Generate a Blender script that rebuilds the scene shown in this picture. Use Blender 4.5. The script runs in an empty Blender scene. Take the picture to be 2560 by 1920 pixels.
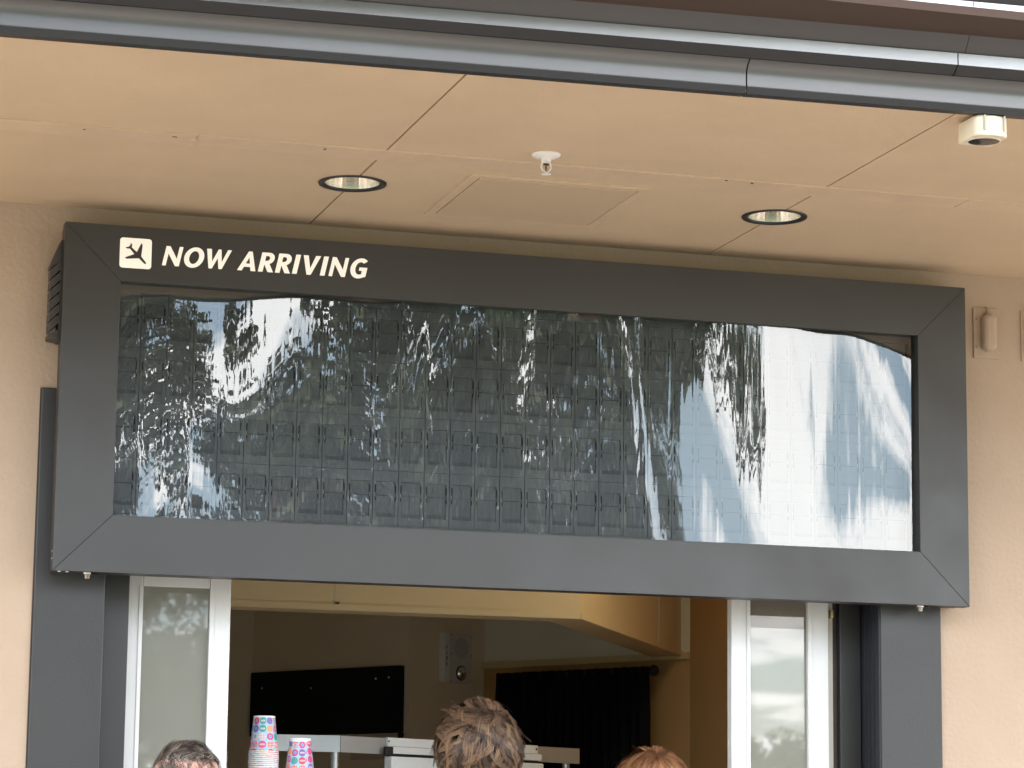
import bpy, bmesh, math, random
import numpy as np
from mathutils import Vector, Matrix, noise as mnoise

random.seed(7); rng = np.random.default_rng(7)
SC = bpy.context.scene
COL = SC.collection
R_ = math.radians

# ------------------------------------------------------------------ camera
# solved from the sign's corners and the soffit seams (photo px 2560 x 1920)
FPX = 7157.54
YAW, PITCH, ROLL = 0.2880, 0.16706, 0.01147
CAM = Vector((-1.0081, -7.8792, 1.45))
_f = Vector((math.sin(YAW)*math.cos(PITCH), math.cos(YAW)*math.cos(PITCH), math.sin(PITCH)))
_r0 = Vector((math.cos(YAW), -math.sin(YAW), 0)); _u0 = _r0.cross(_f)
_r = math.cos(ROLL)*_r0 + math.sin(ROLL)*_u0
_u = -math.sin(ROLL)*_r0 + math.cos(ROLL)*_u0
cam_d = bpy.data.cameras.new('camera'); cam = bpy.data.objects.new('camera', cam_d); COL.objects.link(cam)
cam_d.sensor_width = 36; cam_d.lens = FPX/2560*36; cam_d.clip_start = 0.1; cam_d.clip_end = 2000
m = Matrix.Identity(4)
for i in range(3):
    m[i][0] = _r[i]; m[i][1] = _u[i]; m[i][2] = -_f[i]; m[i][3] = CAM[i]
cam.matrix_world = m
SC.camera = cam
SC.render.resolution_x = 1024; SC.render.resolution_y = 768

def ray(px, py):
    return _r*((px-1280)/FPX) + _u*(-(py-960)/FPX) + _f
def PY(px, py, y):
    d = ray(px, py); return CAM + d*((y-CAM.y)/d.y)
def PZ(px, py, z):
    d = ray(px, py); return CAM + d*((z-CAM.z)/d.z)
K = 2560/2212

# ------------------------------------------------------------------ world, sun, exposure
SUN_EL, SUN_AZ = R_(52), R_(22)          # behind the building: its front stands in open shade (azimuth from +Y towards +X)
w = bpy.data.worlds.new('World'); SC.world = w; w.use_nodes = True
nt = w.node_tree; N = nt.nodes; L = nt.links
for n in list(N): N.remove(n)
out = N.new('ShaderNodeOutputWorld'); bg = N.new('ShaderNodeBackground'); bg.inputs[1].default_value = 0.15
sky = N.new('ShaderNodeTexSky'); sky.sky_type = 'NISHITA'; sky.sun_disc = False
sky.sun_elevation = SUN_EL; sky.sun_rotation = SUN_AZ; sky.air_density = 1.0; sky.dust_density = 1.2; sky.ozone_density = 1.0
tc = N.new('ShaderNodeTexCoord'); sep = N.new('ShaderNodeSeparateXYZ'); L.new(tc.outputs['Generated'], sep.inputs[0])
def wm(op, a, b=None):
    n = N.new('ShaderNodeMath'); n.operation = op
    for i, v in enumerate((a, b)):
        if v is None: continue
        if isinstance(v, (int, float)): n.inputs[i].default_value = v
        else: L.new(v, n.inputs[i])
    return n.outputs[0]
zc = wm('ADD', wm('MAXIMUM', sep.outputs[2], 0.0), 0.09)
cx = wm('DIVIDE', sep.outputs[0], zc); cy = wm('DIVIDE', sep.outputs[1], zc)
cmb = N.new('ShaderNodeCombineXYZ'); L.new(cx, cmb.inputs[0]); L.new(cy, cmb.inputs[1]); cmb.inputs[2].default_value = 3.3
cn = N.new('ShaderNodeTexNoise'); cn.inputs['Scale'].default_value = 2.7; cn.inputs['Detail'].default_value = 9; cn.inputs['Roughness'].default_value = 0.52
L.new(cmb.outputs[0], cn.inputs['Vector'])
cr = N.new('ShaderNodeValToRGB'); cr.color_ramp.elements[0].position = 0.475; cr.color_ramp.elements[1].position = 0.535
L.new(cn.outputs['Fac'], cr.inputs[0])
cn2 = N.new('ShaderNodeTexNoise'); cn2.inputs['Scale'].default_value = 3.0; cn2.inputs['Detail'].default_value = 5
L.new(cmb.outputs[0], cn2.inputs['Vector'])
cc = N.new('ShaderNodeMix'); cc.data_type = 'RGBA'
cc.inputs[6].default_value = (9.0, 9.4, 10.0, 1); cc.inputs[7].default_value = (16.0, 15.6, 14.8, 1)
L.new(cn2.outputs['Fac'], cc.inputs[0])
mx = N.new('ShaderNodeMix'); mx.data_type = 'RGBA'
L.new(wm('ADD', wm('MULTIPLY', cr.outputs[0], 0.84), 0.06), mx.inputs[0]); hsv = N.new('ShaderNodeHueSaturation'); hsv.inputs['Saturation'].default_value = 1.0; L.new(sky.outputs[0], hsv.inputs['Color']); L.new(hsv.outputs[0], mx.inputs[6]); L.new(cc.outputs[2], mx.inputs[7])
L.new(mx.outputs[2], bg.inputs[0]); L.new(bg.outputs[0], out.inputs[0])

sl = bpy.data.lights.new('sun', 'SUN'); sl.energy = 3.0; sl.angle = R_(0.5); sl.color = (1, 0.955, 0.89)
so = bpy.data.objects.new('sun', sl); COL.objects.link(so)
sd = Vector((math.sin(SUN_AZ)*math.cos(SUN_EL), math.cos(SUN_AZ)*math.cos(SUN_EL), math.sin(SUN_EL)))
so.rotation_euler = sd.to_track_quat('Z', 'Y').to_euler()
SC.view_settings.view_transform = 'Standard'; SC.view_settings.look = 'None'
SC.view_settings.gamma = 1; SC.view_settings.use_curve_mapping = False
SC.view_settings.exposure = 2.33
SC.render.engine = 'CYCLES'
SC.cycles.max_bounces = 10; SC.cycles.diffuse_bounces = 6; SC.cycles.transparent_max_bounces = 16

# ------------------------------------------------------------------ helpers
class MB:
    """collects faces of one mesh"""
    def __init__(s): s.v = []; s.f = []; s.mi = []; s.sm = []
    def add(s, vs, fs, mi=0, sm=False):
        o = len(s.v); s.v += [tuple(v) for v in vs]
        for f in fs: s.f.append(tuple(i+o for i in f)); s.mi.append(mi); s.sm.append(sm)
    def box(s, x0, x1, y0, y1, z0, z1, mi=0):
        s.add([(x0,y0,z0),(x1,y0,z0),(x1,y1,z0),(x0,y1,z0),(x0,y0,z1),(x1,y0,z1),(x1,y1,z1),(x0,y1,z1)],
              [(0,3,2,1),(4,5,6,7),(0,1,5,4),(1,2,6,5),(2,3,7,6),(3,0,4,7)], mi)
    def prism(s, bottom, top, mi=0, sm=False):
        n = len(bottom); s.add(list(bottom)+list(top), [tuple(reversed(range(n))), tuple(range(n, 2*n))], mi)
        o = len(s.v)-2*n
        for i in range(n):
            j = (i+1) % n; s.f.append((o+i, o+j, o+n+j, o+n+i)); s.mi.append(mi); s.sm.append(sm)
    def lathe(s, prof, c=(0,0,0), seg=40, mi=0, axis='z', cap=True, sm=True):
        vs = []; n = len(prof)
        for (r, h) in prof:
            for k in range(seg):
                a = 2*math.pi*k/seg
                if axis == 'z': vs.append((c[0]+r*math.cos(a), c[1]+r*math.sin(a), c[2]+h))
                elif axis == 'y': vs.append((c[0]+r*math.cos(a), c[1]+h, c[2]+r*math.sin(a)))
                else: vs.append((c[0]+h, c[1]+r*math.cos(a), c[2]+r*math.sin(a)))
        fs = []
        for i in range(n-1):
            for k in range(seg):
                k2 = (k+1) % seg; fs.append((i*seg+k, i*seg+k2, (i+1)*seg+k2, (i+1)*seg+k))
        s.add(vs, fs, mi, sm)
        if cap:
            s.add([vs[k] for k in range(seg)], [tuple(reversed(range(seg)))], mi)
            s.add([vs[(n-1)*seg+k] for k in range(seg)], [tuple(range(seg))], mi)
    def tube(s, pts, rad, seg=8, mi=0):
        pts = [Vector(p) for p in pts]; n = len(pts)
        rads = rad if isinstance(rad, (list, tuple)) else [rad]*n
        vs = []
        for i, p in enumerate(pts):
            d = (pts[min(i+1, n-1)]-pts[max(i-1, 0)]).normalized()
            a = d.orthogonal().normalized() if i == 0 else (a - d*a.dot(d)).normalized()
            b = d.cross(a)
            for k in range(seg):
                t = 2*math.pi*k/seg; vs.append(p+(a*math.cos(t)+b*math.sin(t))*rads[i])
        fs = [(i*seg+k, i*seg+(k+1) % seg, (i+1)*seg+(k+1) % seg, (i+1)*seg+k) for i in range(n-1) for k in range(seg)]
        s.add(vs, fs, mi, True)
        s.add(vs[:seg], [tuple(reversed(range(seg)))], mi); s.add(vs[-seg:], [tuple(range(seg))], mi)
    def mesh(s, name, mats):
        me = bpy.data.meshes.new(name); me.from_pydata(s.v, [], s.f)
        for x in (mats if isinstance(mats, (list, tuple)) else [mats]): me.materials.append(x)
        me.polygons.foreach_set('material_index', s.mi); me.polygons.foreach_set('use_smooth', s.sm)
        bm = bmesh.new(); bm.from_mesh(me); bmesh.ops.recalc_face_normals(bm, faces=bm.faces); bm.to_mesh(me); bm.free()
        me.update(); return me
    def build(s, name, mats, parent=None, bevel=0, origin=None):
        me = s.mesh(name, mats)
        return link(name, me, parent, bevel)
def link(name, me, parent=None, bevel=0):
    o = bpy.data.objects.new(name, me); COL.objects.link(o)
    if parent is not None:
        o.parent = parent; o.matrix_parent_inverse = parent.matrix_basis.inverted()
    if bevel:
        b = o.modifiers.new('bevel', 'BEVEL'); b.width = bevel; b.segments = 2; b.limit_method = 'ANGLE'; b.angle_limit = R_(40)
        b.harden_normals = False
    return o
def thing(name, label, cat, loc, group=None, kind=None):
    o = bpy.data.objects.new(name, None); COL.objects.link(o); o.location = loc; o.empty_display_size = 0.1
    return tag(o, label, cat, group, kind)
def tag(o, label, cat, group=None, kind=None):
    o['label'] = label; o['category'] = cat
    if group: o['group'] = group
    if kind: o['kind'] = kind
    return o
def struct(o): o['kind'] = 'structure'; return o

# ------------------------------------------------------------------ materials
def mat(name, col, rough=0.6, metal=0.0, spec=0.5, var=0.0, vscale=4.0, bump=0.0, bscale=80.0, bdetail=4, rvar=0.0, coat=0.0, aniso=0):
    M = bpy.data.materials.new(name); M.use_nodes = True
    nt = M.node_tree; n = nt.nodes; l = nt.links; p = n['Principled BSDF']
    p.inputs['Base Color'].default_value = (*col, 1); p.inputs['Roughness'].default_value = rough
    p.inputs['Metallic'].default_value = metal; p.inputs['Specular IOR Level'].default_value = spec
    if coat: p.inputs['Coat Weight'].default_value = coat; p.inputs['Coat Roughness'].default_value = 0.1
    tc = n.new('ShaderNodeTexCoord')
    if var or rvar:
        t = n.new('ShaderNodeTexNoise'); t.inputs['Scale'].default_value = vscale; t.inputs['Detail'].default_value = 7; t.inputs['Roughness'].default_value = 0.62
        l.new(tc.outputs['Object'], t.inputs['Vector'])
        if var:
            mr = n.new('ShaderNodeMapRange'); mr.inputs[1].default_value = 0.3; mr.inputs[2].default_value = 0.7
            mr.inputs[3].default_value = 1-var; mr.inputs[4].default_value = 1+var; l.new(t.outputs['Fac'], mr.inputs[0])
            hs = n.new('ShaderNodeHueSaturation'); hs.inputs['Color'].default_value = (*col, 1); l.new(mr.outputs[0], hs.inputs['Value'])
            l.new(hs.outputs[0], p.inputs['Base Color'])
        if rvar:
            m2 = n.new('ShaderNodeMapRange'); m2.inputs[1].default_value = 0.3; m2.inputs[2].default_value = 0.7
            m2.inputs[3].default_value = rough-rvar; m2.inputs[4].default_value = rough+rvar; l.new(t.outputs['Fac'], m2.inputs[0]); l.new(m2.outputs[0], p.inputs['Roughness'])
    if bump:
        t = n.new('ShaderNodeTexNoise'); t.inputs['Scale'].default_value = bscale; t.inputs['Detail'].default_value = bdetail
        l.new(tc.outputs['Object'], t.inputs['Vector'])
        b = n.new('ShaderNodeBump'); b.inputs['Strength'].default_value = 1.0; b.inputs['Distance'].default_value = bump
        l.new(t.outputs['Fac'], b.inputs['Height']); l.new(b.outputs[0], p.inputs['Normal'])
    return M
M_stucco = mat('stucco_paint', (0.46, 0.345, 0.252), 0.75, spec=0.35, var=0.07, vscale=1.6, bump=0.0024, bscale=65, bdetail=5)
M_soffit = mat('soffit_paint', (0.59, 0.45, 0.30), 0.6, spec=0.35, var=0.055, vscale=2.6, bump=0.0012, bscale=240)
M_soffit2 = mat('batten_paint', (0.60, 0.455, 0.312), 0.5, spec=0.4, var=0.05, vscale=9, bump=0.0008, bscale=60)
M_hatch = mat('hatch_paint', (0.555, 0.425, 0.285), 0.45, spec=0.4, var=0.02, vscale=3)
M_seam = mat('seam_shadow_gap', (0.06, 0.035, 0.025), 0.9)
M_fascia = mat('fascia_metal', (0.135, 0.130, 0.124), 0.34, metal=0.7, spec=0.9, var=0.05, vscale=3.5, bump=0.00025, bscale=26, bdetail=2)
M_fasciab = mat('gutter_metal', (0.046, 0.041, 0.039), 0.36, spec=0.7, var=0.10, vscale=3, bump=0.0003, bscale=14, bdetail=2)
M_strip_glare = mat('fascia_strip_glare', (0.40, 0.40, 0.395), 0.30, metal=0.85, spec=0.6, var=0.05, vscale=3, bump=0.0003, bscale=30, bdetail=2)  # brighter strip faces: sky glare put into the material
M_under_shade = mat('fascia_under_shade', (0.022, 0.021, 0.022), 0.4, var=0.1)  # shade of the undersides and lip put into the colour
M_frame = mat('sign_powder_coat', (0.0225, 0.0200, 0.0185), 0.45, spec=0.85, var=0.10, vscale=3.2, rvar=0.13, bump=0.0002, bscale=600)
M_house = mat('sign_housing', (0.05, 0.045, 0.042), 0.5, var=0.08)
M_jamb = mat('jamb_paint', (0.025, 0.0235, 0.0225), 0.46, spec=0.65, var=0.10, vscale=2.6, rvar=0.08, bump=0.0003, bscale=130)
M_jambd = mat('jamb_channel', (0.016, 0.018, 0.024), 0.4, var=0.1)
M_black = mat('black', (0.006, 0.006, 0.008), 0.6)
M_flap = mat('flap_plastic', (0.195, 0.195, 0.20), 0.42, spec=0.45, var=0.05, vscale=6)
M_flap2 = mat('flap_leaf', (0.155, 0.156, 0.162), 0.38, spec=0.45, var=0.06, vscale=7)
M_gap = mat('flap_gap', (0.012, 0.013, 0.016), 0.6)
M_letter = mat('sign_white', (0.80, 0.75, 0.68), 0.5)
_p = M_letter.node_tree.nodes['Principled BSDF']; _p.inputs['Emission Color'].default_value = (1, 0.87, 0.72, 1); _p.inputs['Emission Strength'].default_value = 0.085   # backlit lettering
M_alu = mat('white_aluminium', (0.74, 0.735, 0.72), 0.36, spec=0.5, var=0.025, vscale=3)
M_alub = mat('beige_trim', (0.46, 0.42, 0.35), 0.5, var=0.04)
M_brown = mat('brown_gasket', (0.045, 0.032, 0.028), 0.6, var=0.2, vscale=20)
M_iwall = mat('interior_paint', (0.70, 0.62, 0.49), 0.6, var=0.03, vscale=2, bump=0.0006, bscale=90)
M_iwall2 = mat('interior_paint_orange', (0.50, 0.31, 0.13), 0.55, var=0.03, vscale=2)
M_ihead = mat('interior_header', (0.74, 0.73, 0.62), 0.6, var=0.03)
M_beam = mat('bulkhead_paint', (0.62, 0.49, 0.28), 0.55, var=0.04, vscale=3)
M_cloth = mat('black_curtain', (0.008, 0.008, 0.011), 0.9, spec=0.1)
M_board = mat('black_board', (0.007, 0.008, 0.012), 0.7, spec=0.2)
M_steel = mat('stainless', (0.46, 0.47, 0.47), 0.42, metal=0.7, var=0.04, rvar=0.05)
M_chrome = mat('chrome', (0.7, 0.69, 0.66), 0.16, metal=1.0)
M_plastic = mat('white_plastic', (0.70, 0.72, 0.72), 0.4, var=0.02)
M_cream = mat('cream_plastic', (0.70, 0.62, 0.47), 0.42, spec=0.5, var=0.02)
M_wplast = mat('sprinkler_white', (0.80, 0.77, 0.72), 0.42)
M_fire = mat('strobe_white', (0.55, 0.55, 0.55), 0.45)
M_red = mat('red_print', (0.20, 0.05, 0.045), 0.5)
M_rim = mat('paper_white', (0.80, 0.80, 0.78), 0.5)
M_trim = mat('downlight_black', (0.022, 0.020, 0.022), 0.35)
M_alzak = mat('alzak_reflector', (0.92, 0.87, 0.78), 0.24, metal=1.0)
M_floor = mat('tile_floor', (0.25, 0.20, 0.16), 0.5, var=0.1)
M_bark = mat('bark', (0.085, 0.062, 0.045), 0.9, var=0.3, vscale=9, bump=0.02, bscale=12)
M_paper = mat('notice_paper', (0.5, 0.42, 0.36), 0.7)

# ground: warm concrete paving with joints and stains
M_ground = bpy.data.materials.new('paving'); M_ground.use_nodes = True
n = M_ground.node_tree.nodes; l = M_ground.node_tree.links; p = n['Principled BSDF']; p.inputs['Roughness'].default_value = 0.85
g_tc = n.new('ShaderNodeTexCoord'); g_b = n.new('ShaderNodeTexBrick'); g_b.inputs['Scale'].default_value = 1.0
g_b.inputs['Color1'].default_value = (0.33, 0.285, 0.24, 1); g_b.inputs['Color2'].default_value = (0.30, 0.255, 0.21, 1); g_b.inputs['Mortar'].default_value = (0.2, 0.17, 0.14, 1)
g_b.inputs['Mortar Size'].default_value = 0.006; g_b.inputs['Brick Width'].default_value = 1.2; g_b.inputs['Row Height'].default_value = 0.6
l.new(g_tc.outputs['Object'], g_b.inputs['Vector'])
g_n = n.new('ShaderNodeTexNoise'); g_n.inputs['Scale'].default_value = 0.8; g_n.inputs['Detail'].default_value = 8; l.new(g_tc.outputs['Object'], g_n.inputs['Vector'])
g_m = n.new('ShaderNodeMapRange'); g_m.inputs[3].default_value = 0.8; g_m.inputs[4].default_value = 1.2; l.new(g_n.outputs['Fac'], g_m.inputs[0])
g_h = n.new('ShaderNodeHueSaturation'); l.new(g_b.outputs['Color'], g_h.inputs['Color']); l.new(g_m.outputs[0], g_h.inputs['Value']); l.new(g_h.outputs[0], p.inputs['Base Color'])

def glass_mat(name, ior, tint, bump=0.0, rough=0.0):
    M = bpy.data.materials.new(name); M.use_nodes = True
    n = M.node_tree.nodes; l = M.node_tree.links; n.remove(n['Principled BSDF'])
    o = n['Material Output']; mix = n.new('ShaderNodeMixShader'); fr = n.new('ShaderNodeFresnel'); fr.inputs['IOR'].default_value = ior
    tr = n.new('ShaderNodeBsdfTransparent'); tr.inputs['Color'].default_value = (*tint, 1)
    gl = n.new('ShaderNodeBsdfGlossy'); gl.inputs['Roughness'].default_value = rough; gl.inputs['Color'].default_value = (1, 1, 1, 1)
    l.new(fr.outputs[0], mix.inputs[0]); l.new(tr.outputs[0], mix.inputs[1]); l.new(gl.outputs[0], mix.inputs[2]); l.new(mix.outputs[0], o.inputs[0])
    if bump:
        tc = n.new('ShaderNodeTexCoord'); mp = n.new('ShaderNodeMapping'); mp.inputs['Scale'].default_value = (16, 1, 0.7)
        t = n.new('ShaderNodeTexNoise'); t.inputs['Scale'].default_value = 1.0; t.inputs['Detail'].default_value = 2.5
        b = n.new('ShaderNodeBump'); b.inputs['Strength'].default_value = 1; b.inputs['Distance'].default_value = bump
        l.new(tc.outputs['Object'], mp.inputs[0]); l.new(mp.outputs[0], t.inputs[0]); l.new(t.outputs['Fac'], b.inputs['Height'])
        l.new(b.outputs[0], gl.inputs['Normal'])
    return M
M_glass = glass_mat('sign_glass', 1.85, (0.93, 0.95, 0.96), bump=0.00025)

# frosted window pane: pale backing film under a glossy pane
def film_mat(name, col, coat_ior):
    M = bpy.data.materials.new(name); M.use_nodes = True
    n = M.node_tree.nodes; p = n['Principled BSDF']
    p.inputs['Base Color'].default_value = (*col, 1); p.inputs['Roughness'].default_value = 0.02; p.inputs['IOR'].default_value = coat_ior; p.inputs['Specular IOR Level'].default_value = 0.5
    return M
M_film = film_mat('frosted_pane', (0.24, 0.235, 0.20), 1.75)
M_film2 = film_mat('tinted_pane_top', (0.20, 0.175, 0.145), 1.5)

# printed paper cup: rows of coloured discs on pale blue
M_cup = bpy.data.materials.new('printed_cup'); M_cup.use_nodes = True
n = M_cup.node_tree.nodes; l = M_cup.node_tree.links; p = n['Principled BSDF']; p.inputs['Roughness'].default_value = 0.4
def cm(op, a, b=None, c=None):
    q = n.new('ShaderNodeMath'); q.operation = op
    for i, v in enumerate((a, b, c)):
        if v is None: continue
        if isinstance(v, (int, float)): q.inputs[i].default_value = v
        else: l.new(v, q.inputs[i])
    return q.outputs[0]
def cmix(f, a, b):
    q = n.new('ShaderNodeMix'); q.data_type = 'RGBA'
    l.new(f, q.inputs[0])
    for i, v in ((6, a), (7, b)):
        if isinstance(v, tuple): q.inputs[i].default_value = (*v, 1)
        else: l.new(v, q.inputs[i])
    return q.outputs[2]
uv = n.new('ShaderNodeUVMap'); uv.uv_map = 'UVMap'; sx = n.new('ShaderNodeSeparateXYZ'); l.new(uv.outputs[0], sx.inputs[0])
U = cm('MULTIPLY', sx.outputs[0], 10.0); V = cm('MULTIPLY', sx.outputs[1], 4.3)
fu = cm('SUBTRACT', cm('FRACT', U), 0.5); fv = cm('SUBTRACT', cm('FRACT', V), 0.5)
dist = cm('SQRT', cm('ADD', cm('MULTIPLY', fu, fu), cm('MULTIPLY', fv, fv)))
cell = n.new('ShaderNodeCombineXYZ'); l.new(cm('FLOOR', U), cell.inputs[0]); l.new(cm('FLOOR', V), cell.inputs[1])
wn = n.new('ShaderNodeTexWhiteNoise'); wn.noise_dimensions = '2D'; l.new(cell.outputs[0], wn.inputs['Vector'])
rp = n.new('ShaderNodeValToRGB'); rp.color_ramp.interpolation = 'CONSTANT'; e = rp.color_ramp.elements
pal = [(0, (0.62, 0.05, 0.09)), (.26, (0.60, 0.06, 0.22)), (.46, (0.17, 0.11, 0.36)), (.58, (0.05, 0.30, 0.30)), (.66, (0.72, 0.30, 0.12)), (.78, (0.68, 0.09, 0.07)), (.93, (0.55, 0.36, 0.40))]
e[0].position = 0; e[0].color = (*pal[0][1], 1); e[1].position = pal[1][0]; e[1].color = (*pal[1][1], 1)
for ps, c in pal[2:]:
    q = e.new(ps); q.color = (*c, 1)
l.new(wn.outputs['Value'], rp.inputs[0])
# inner detail: dots inside some discs, a pale band (print) across others
du = cm('SUBTRACT', cm('FRACT', cm('MULTIPLY', U, 5)), 0.5); dv = cm('SUBTRACT', cm('FRACT', cm('MULTIPLY', V, 5)), 0.5)
dots = cm('LESS_THAN', cm('ADD', cm('MULTIPLY', du, du), cm('MULTIPLY', dv, dv)), 0.07)
sepc = n.new('ShaderNodeSeparateColor'); l.new(wn.outputs['Color'], sepc.inputs[0])
dsel = cm('MULTIPLY', dots, cm('GREATER_THAN', sepc.outputs[0], 0.78))
band = cm('MULTIPLY', cm('LESS_THAN', cm('ABSOLUTE', fv), 0.11), cm('MULTIPLY', cm('GREATER_THAN', sepc.outputs[1], 0.5), cm('LESS_THAN', cm('ABSOLUTE', fu), 0.34)))
core = cm('MULTIPLY', cm('LESS_THAN', dist, 0.2), cm('GREATER_THAN', sepc.outputs[2], 0.6))
disc = cmix(dsel, rp.outputs[0], (0.85, 0.8, 0.75)); disc = cmix(cm('MULTIPLY', band, 0.55), disc, (0.9, 0.6, 0.55)); disc = cmix(core, disc, (0.12, 0.35, 0.55))
ring = cmix(cm('LESS_THAN', dist, 0.49), (0.30, 0.52, 0.64), (0.42, 0.55, 0.64))
l.new(cmix(cm('LESS_THAN', dist, 0.465), ring, disc), p.inputs['Base Color'])

# foliage
def leaf_mat(name, col):
    M = bpy.data.materials.new(name); M.use_nodes = True
    n = M.node_tree.nodes; l = M.node_tree.links; p = n['Principled BSDF']; p.inputs['Roughness'].default_value = 0.55
    oi = n.new('ShaderNodeNewGeometry'); hs = n.new('ShaderNodeHueSaturation'); hs.inputs['Color'].default_value = (*col, 1)
    mr = n.new('ShaderNodeMapRange'); mr.inputs[3].default_value = 0.6; mr.inputs[4].default_value = 1.4; l.new(oi.outputs['Random Per Island'], mr.inputs[0])
    l.new(mr.outputs[0], hs.inputs['Value']); l.new(hs.outputs[0], p.inputs['Base Color'])
    return M
M_leaf = leaf_mat('leaves', (0.045, 0.062, 0.028)); M_leaf2 = leaf_mat('leaves_light', (0.085, 0.12, 0.05))

# ------------------------------------------------------------------ dimensions (metres)
YS = -0.1146                     # sign front plane; wall face is y = 0
ZS = 3.2633                      # soffit underside
SX0, SX1, SZ0, SZ1 = 0.0, 2.72, 2.2275, 3.1955
IX0, IX1, IZ0, IZ1 = 0.1585, 2.5622, 2.386, 3.0388
def y_lip(x): return -1.682 - 0.0385*(x+0.36) - 0.001    # soffit edge runs slightly skew to the wall

# ------------------------------------------------------------------ ground
g = MB(); g.add([(-400,-400,0),(400,-400,0),(400,400,0),(-400,400,0)], [(0,1,2,3)])
struct(g.build('ground', M_ground))
M_lawn = mat('lawn', (0.05, 0.075, 0.03), 0.9, var=0.3, vscale=1.5)
g = MB(); g.add([(-400,-13,0.004),(400,-13,0.004),(400,-4.9,0.004),(-400,-4.9,0.004)], [(0,1,2,3)])  # this strip and the lawn: unseen, added dark to cut far bounce onto the soffit
struct(g.build('added_road', mat('asphalt', (0.085, 0.08, 0.075), 0.9, var=0.2, vscale=3)))
g = MB(); g.add([(-400,-400,0.004),(400,-400,0.004),(400,-13,0.004),(-400,-13,0.004)], [(0,1,2,3)])
struct(g.build('lawn', M_lawn))

# ------------------------------------------------------------------ building
bld = thing('kiosk_building', 'tan stucco kiosk with panelled soffit, dark stepped fascia and serving hatch', 'building', (1.36, 0.0, 0.0))
XL, XR = -4.2, 7.6
# stucco wall with opening (x .02..2.62, z 1.08..2.9); wall .2 thick
wl = MB(); ox0, ox1, oz0, oz1 = 0.02, 2.60, 1.08, 2.74
wl.box(XL, ox0, 0, 0.2, 0, 3.6); wl.box(ox1, XR, 0, 0.2, 0, 3.6)
wl.box(ox0, ox1, 0, 0.2, 0, oz0); wl.box(ox0, ox1, 0, 0.2, oz1, 3.6)
wl.build('stucco_wall', M_stucco, bld)
# soffit panels, with bites for the two downlights
def soffit_panel(x0, x1, back, bites):
    gap = 0.0028
    x0 += gap; x1 -= gap
    if back: ya, yb = -0.824, -0.001
    f0 = (lambda x: y_lip(x)+0.004) if not back else (lambda x: ya)
    e1 = yb if back else -0.919
    pts = [(x0, f0(x0)), (x1, f0(x1))]
    def arc(cx, cy, r, side):
        o = []
        for k in range(25):
            a = math.pi*k/24
            if side == 'R': o.append((cx-gap-r*math.sin(a), cy-r*math.cos(a)))
            else: o.append((cx+gap+r*math.sin(a), cy+r*math.cos(a)))
        return o
    for s, cx, cy, r in bites:
        if s == 'R': pts += arc(cx, cy, r, 'R')
    pts += [(x1, e1), (x0, e1)]
    for s, cx, cy, r in bites:
        if s == 'L': pts += arc(cx, cy, r, 'L')
    b = MB(); b.prism([(x, y, ZS) for x, y in pts], [(x, y, ZS+0.012) for x, y in pts])
    return b.build('soffit_panel', M_soffit, bld)
seams = [0.7104-1.2196*k for k in range(4, 0, -1)] + [0.7104, 1.93] + [1.93+1.2196*k for k in range(1, 5)]
LIGHTS = [(0.7104, -0.541), (1.93, -0.543)]
for a, b_ in zip(seams[:-1], seams[1:]):
    soffit_panel(a, b_, False, [])
    bites = []
    for cx_, cy_ in LIGHTS:
        if abs(b_-cx_) < 1e-3: bites.append(('R', cx_, cy_, 0.080))
        if abs(a-cx_) < 1e-3: bites.append(('L', cx_, cy_, 0.080))
    soffit_panel(a, b_, True, bites)
bk = MB()
bk.box(seams[0], seams[-1], -2.0, 0.0, ZS+0.16, ZS+0.18)
bk.build('soffit_backing', M_seam, bld)
# dark strips behind the seams
for s_ in seams:
    for (ya, yb) in ((y_lip(s_)+0.01, -0.92), (-0.822, -0.66), (-0.42, -0.002)):
        b = MB(); b.box(s_-0.012, s_+0.012, ya, yb, ZS+0.0125, ZS+0.02); b.build('seam_backer', M_seam, bld)
# joint strip along the soffit, in lengths
jx = [seams[0], -1.9, 0.2205, 2.35, 4.6, seams[-1]]
for i, (a, b_) in enumerate(zip(jx[:-1], jx[1:])):
    t = 0.0045 if i == 1 else 0.0028
    b = MB(); b.box(a+0.001, b_-0.001, -0.922, -0.82, ZS-t, ZS+0.004)
    b.build('soffit_batten', M_soffit2, bld, bevel=0.0012)
    if i == 1:
        b = MB(); b.box(b_-0.012, b_+0.004, -0.885, -0.815, ZS-0.007, ZS+0.003); b.build('batten_end_clip', M_soffit2, bld, bevel=0.0015)
for px, py in ((211, 323), (434, 341), (440, 342), (812, 373), (1816, 451), (1880, 458)):
    c = PZ(px, py, ZS-0.004); b = MB(); b.lathe([(0.004, 0), (0.003, -0.0015)], c, 10); b.build('nail_head', M_brown, bld)
# access hatch
ha = thing('access_hatch', 'square tan access panel set flush in the soffit between two downlights', 'access panel', (1.24, -0.5, ZS))
hx0, hx1, hy0, hy1 = 0.988, 1.487, -0.748, -0.25
b = MB()
for (a0, a1, c0, c1) in ((hx0, hx1, hy0, hy0+0.024), (hx0, hx1, hy1-0.024, hy1), (hx0, hx0+0.024, hy0+0.024, hy1-0.024), (hx1-0.024, hx1, hy0+0.024, hy1-0.024)):
    b.box(a0, a1, c0, c1, ZS-0.0045, ZS+0.001)
b.build('hatch_frame', M_soffit2, ha, bevel=0.001)
b = MB(); b.box(hx0+0.027, hx1-0.027, hy0+0.027, hy1-0.027, ZS-0.0055, ZS+0.001); b.build('hatch_door', M_hatch, ha, bevel=0.001)

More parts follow.
